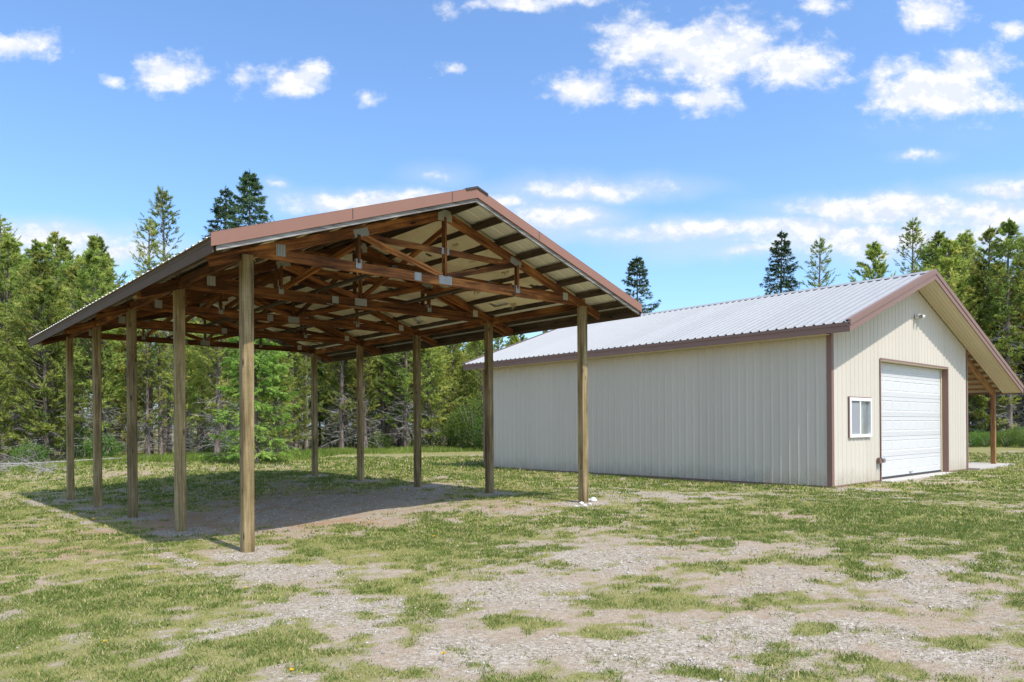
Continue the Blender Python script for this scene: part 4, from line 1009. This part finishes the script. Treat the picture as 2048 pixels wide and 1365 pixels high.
def make_lawn():
    r = np.random.default_rng(9); Vs, Fs, Ts, off = [], [], [], 0
    for (d0, d1, n, per, hh, ww) in ((3.6, 6.5, 60000, 5, .026, .0042), (6.5, 10, 64000, 5, .030, .006), (10, 16, 64000, 5, .038, .010), (16, 24, 46000, 4, .055, .018), (24, 36, 30000, 4, .085, .03)):
        y = np.sqrt(r.uniform(d0 ** 2, d1 ** 2, n)); n = int(n * 1.3); y = np.sqrt(r.uniform(d0 ** 2, d1 ** 2, n)); x = (y + 2.2) * r.uniform(-.86, .92, n); g, s, rd = cover(x, y)
        keep = (r.random(n) < np.clip((g - .18) * 1.5, 0.04, 1)) & ~in_building(x, y) & (y < edge_y(x) + 3); x, y, g = x[keep], y[keep], g[keep]; n = len(x)
        lush = fbm(x, y, 0.6, 4, 90); cl = fbm(x, y, 5.0, 3, 95) + 0.55 * (lush - .5) + 0.22 * (g - .5) + 0.10 * r.normal(0, 1, n)
        k = sstep(.53, .66, cl); tn = (1 - k) * np.clip(r.normal(.58, .12, n) - .25 * (lush - .5), 0, 1) + k * r.normal(.15, .10, n); tn = np.where(r.random(n) < .13, r.uniform(.72, 1, n), np.clip(tn, 0, 1))
        q = np.repeat(np.arange(n), per); P = np.stack([x[q] + r.normal(0, .020 + .0015 * y[q], len(q)), y[q] + r.normal(0, .020 + .0015 * y[q], len(q)), 0 * x[q]], 1); P[:, 2] = ground_z(P[:, 0], P[:, 1]) - .004
        V, F, T = blades(P, hh * (0.40 + .35 * g[q] + .45 * k[q] * r.uniform(.3, 1.5, len(q))), ww * (1 + .9 * k[q]), .9, r, tn[q], .08); Vs.append(V); Fs.append(F + off); Ts.append(T); off += len(V)
    o = link('lawn_grass', mesh_np('lawn_grass', np.concatenate(Vs), np.concatenate(Fs), False, {'tint': np.concatenate(Ts)}), None, M_GRASS)
    tag(o, 'short patchy lawn grass growing over the gravelly yard', 'grass', kind='stuff')
    # taller bright grass along the wood
    n = 26000; x = r.uniform(-34, 40, n); e = edge_y(x); y = e + r.uniform(-4.2, 3.5, n) - np.where((x < -10) & (x > -17), r.uniform(0, 1, n), 0); w = sstep(-4.4, -1.5, y - e + 1.2 * (fbm(x, y, .5, 3, 4) - .5))
    clear = (x < -9.5) & (x > -16.5) & (y > 30); keep = (r.random(n) < np.where(clear, 1, w)) & ~in_building(x, y); x, y = x[keep], y[keep]; m = 4000; xx = r.uniform(-16, -9.5, m); yy = r.uniform(30, 44, m); x = np.concatenate([x, xx]); y = np.concatenate([y, yy]); n = len(x)
    q = np.repeat(np.arange(n), 5); P = np.stack([x[q] + r.normal(0, .09, len(q)), y[q] + r.normal(0, .09, len(q)), 0 * x[q]], 1); P[:, 2] = ground_z(P[:, 0], P[:, 1]) - .01
    V, F, T = blades(P, .10 + .36 * fbm(x, y, .7, 3, 57)[q], .030, .5, r, np.clip(.10 + 1.3 * (fbm(x, y, .5, 4, 55)[q] - .25), 0, 1), .2)
    o = link('meadow_grass', mesh_np('meadow_grass', V, F, False, {'tint': T}), None, M_TALL); tag(o, 'tall bright green grass along the foot of the wood', 'grass', kind='stuff')
    # gravel
    n = 125000; y = np.sqrt(r.uniform(3.6 ** 2, 17 ** 2, n) * 1.0); y = np.where(r.random(n) < .5, r.uniform(3.6, 9, n), y); x = (y + 1.2) * r.uniform(-.84, .90, n); g, s, rd = cover(x, y)
    keep = (r.random(n) < np.clip((s - .40) * 1.35, 0.015, 1) * (1 - .7 * g)) & ~in_building(x, y); x, y = x[keep], y[keep]; n = len(x); sz = (0.0024 + 0.00055 * y) * np.exp(r.normal(0, .42, n)); sz = np.minimum(sz, .019)
    base = np.array([(1, 0, 0), (0, 1, 0), (-1, 0, 0), (0, -1, 0), (0, 0, .75), (0, 0, -.5)], float); fc = np.array([(0, 1, 4), (1, 2, 4), (2, 3, 4), (3, 0, 4), (1, 0, 5), (2, 1, 5), (3, 2, 5), (0, 3, 5)])
    a = r.uniform(0, 6.28, n); V = base[None] * (r.uniform(.6, 1.3, (n, 6, 1))) * sz[:, None, None]; c, s_ = np.cos(a)[:, None], np.sin(a)[:, None]
    V = np.stack([V[..., 0] * c - V[..., 1] * s_ * .8, V[..., 0] * s_ + V[..., 1] * c * .8, V[..., 2]], -1) + np.stack([x, y, ground_z(x, y) + sz * .25], 1)[:, None]
    F = (fc[None] + (np.arange(n) * 6)[:, None, None]).reshape(-1, 3); T = np.repeat(np.clip(r.normal(.52, .26, n), 0, 1), 6)
    o = link('gravel', mesh_np('gravel', V.reshape(-1, 3), F, False, {'tint': T}), None, M_STONE); tag(o, 'loose pale gravel scattered over the yard and around the posts', 'gravel', kind='stuff')
make_lawn()


# ---------------------------------------------------------------- small things
def rock_mesh(seed, s):
    r = np.random.default_rng(seed); V, F = [], []
    nu, nv = 9, 6
    for j in range(nv):
        th = math.pi * (j + .02) / (nv - 1 + .04)
        for i in range(nu):
            ph = 2 * math.pi * i / nu; k = s * r.uniform(.78, 1.15); V.append((k * math.sin(th) * math.cos(ph), k * .8 * math.sin(th) * math.sin(ph), k * .7 * math.cos(th)))
    for j in range(nv - 1):
        for i in range(nu): F.append((j * nu + i, j * nu + (i + 1) % nu, (j + 1) * nu + (i + 1) % nu, (j + 1) * nu + i))
    return mesh_py('white_rock', V, F)
for j, (px_, py_, s) in enumerate([(1187, 1006, .075), (1176, 1005, .045), (1163, 1011, .05), (1170, 1014, .035), (1152, 1016, .03), (1180, 1012, .03)]):
    g = on_ground(px_, py_, .09); z = float(ground_z(g[0], g[1])); o = link('white_rock', rock_mesh(500 + j, s), None, M_ROCK); o.location = (g[0], g[1], z + s * .35)
    if j == 0: tag(o, 'largest rounded white rock at the foot of the carport post before the garage', 'rock')
    else: tag(o, 'small white rock heaped at the foot of the carport post before the garage', 'rock', 'small white rocks at the post foot')


def flower_mesh():
    r = np.random.default_rng(1); n = 60; a = r.uniform(0, 6.28, n); P = np.stack([np.cos(a) * .004, np.sin(a) * .004, 0 * a], 1); D = np.stack([np.cos(a), np.sin(a), r.uniform(.15, 1.2, n)], 1)
    V, F, T = needles(P, D, 1, .021, .008, .1, r, np.zeros(n)); me = mesh_np('flower_head', V, F); me.materials.append(M_FLOWER); return me
FLM = flower_mesh(); STV, STF = tube_np([(0, 0, -.01), (.004, 0, .03), (0, 0, .065)], [.002, .002, .002], 5); STM = mesh_np('stalk', STV, STF); STM.materials.append(M_STEM)
for (px_, py_) in [(608, 1132), (887, 1310), (210, 1279), (310, 1136), (583, 1340), (492, 1174), (148, 1023), (188, 1036), (207, 1042), (868, 1082), (1395, 1090), (1652, 1035)]:
    g = on_ground(px_, py_); o = empty('dandelion', (g[0], g[1], float(ground_z(g[0], g[1]))), rt.uniform(0, 6)); s = rt.uniform(.6, .85) * (1 if g[1] < 9 else 1.25); o.scale = (s, s, s)
    tag(o, 'yellow dandelion flowering in the patchy yard grass', 'flower', 'dandelions in the yard'); link('stalk', STM, o); h = link('flower_head', FLM, o); h.location = (0, 0, .064)


def branch_thing(name, pts, r0, label, group=None, twigs=8, seed=0):
    r = np.random.default_rng(seed); P = np.array(pts, float); parts = [tube_np(P, np.linspace(r0, r0 * .35, len(P)), 6)]
    if twigs:
        k = r.integers(0, len(P) - 1, twigs); u = r.random((twigs, 1)); a = P[k] * (1 - u) + P[k + 1] * u; d = r.normal(0, 1, (twigs, 3)); d[:, 2] = np.abs(d[:, 2]) * .6; b = a + d * r.uniform(.15, .45, (twigs, 1)); parts.append(stems(a, b, np.full(twigs, r0 * .4), np.full(twigs, .003)))
        a2 = b; b2 = b + r.normal(0, .2, (twigs, 3)); parts.append(stems(a2, b2, np.full(twigs, .004), np.full(twigs, .002)))
    o = link(name, mesh_np(name, *join_np(parts)), None, M_TWIG); tag(o, label, 'branch', group); return o
def gp(px_, py_, dz=0.0):
    g = on_ground(px_, py_); return (g[0], g[1], float(ground_z(g[0], g[1])) + dz)
branch_thing('fallen_pole', [gp(-60, 936, .3), gp(60, 938, .32), gp(160, 938, .34), gp(245, 936, .30)], .035, 'long grey fallen pole lying across brush left of the carport', twigs=5, seed=1)
for j in range(9):
    a = np.array(gp(rt.uniform(-60, 130), rt.uniform(934, 944))); b = a + np.array([rt.uniform(-1.6, 1.6), rt.uniform(-.6, .6), rt.uniform(.1, .45)])
    branch_thing('fallen_branch', [a + [0, 0, .05], (a + b) / 2 + [0, 0, .14], b], .018, 'grey dead branch in the brush pile left of the carport', 'dead branches in the brush pile', 16, 20 + j)
branch_thing('white_stick', [gp(1603, 1005, .015), gp(1620, 1006, .02), gp(1634, 1005, .015)], .012, 'short pale stick lying in the grass before the garage wall', twigs=0)
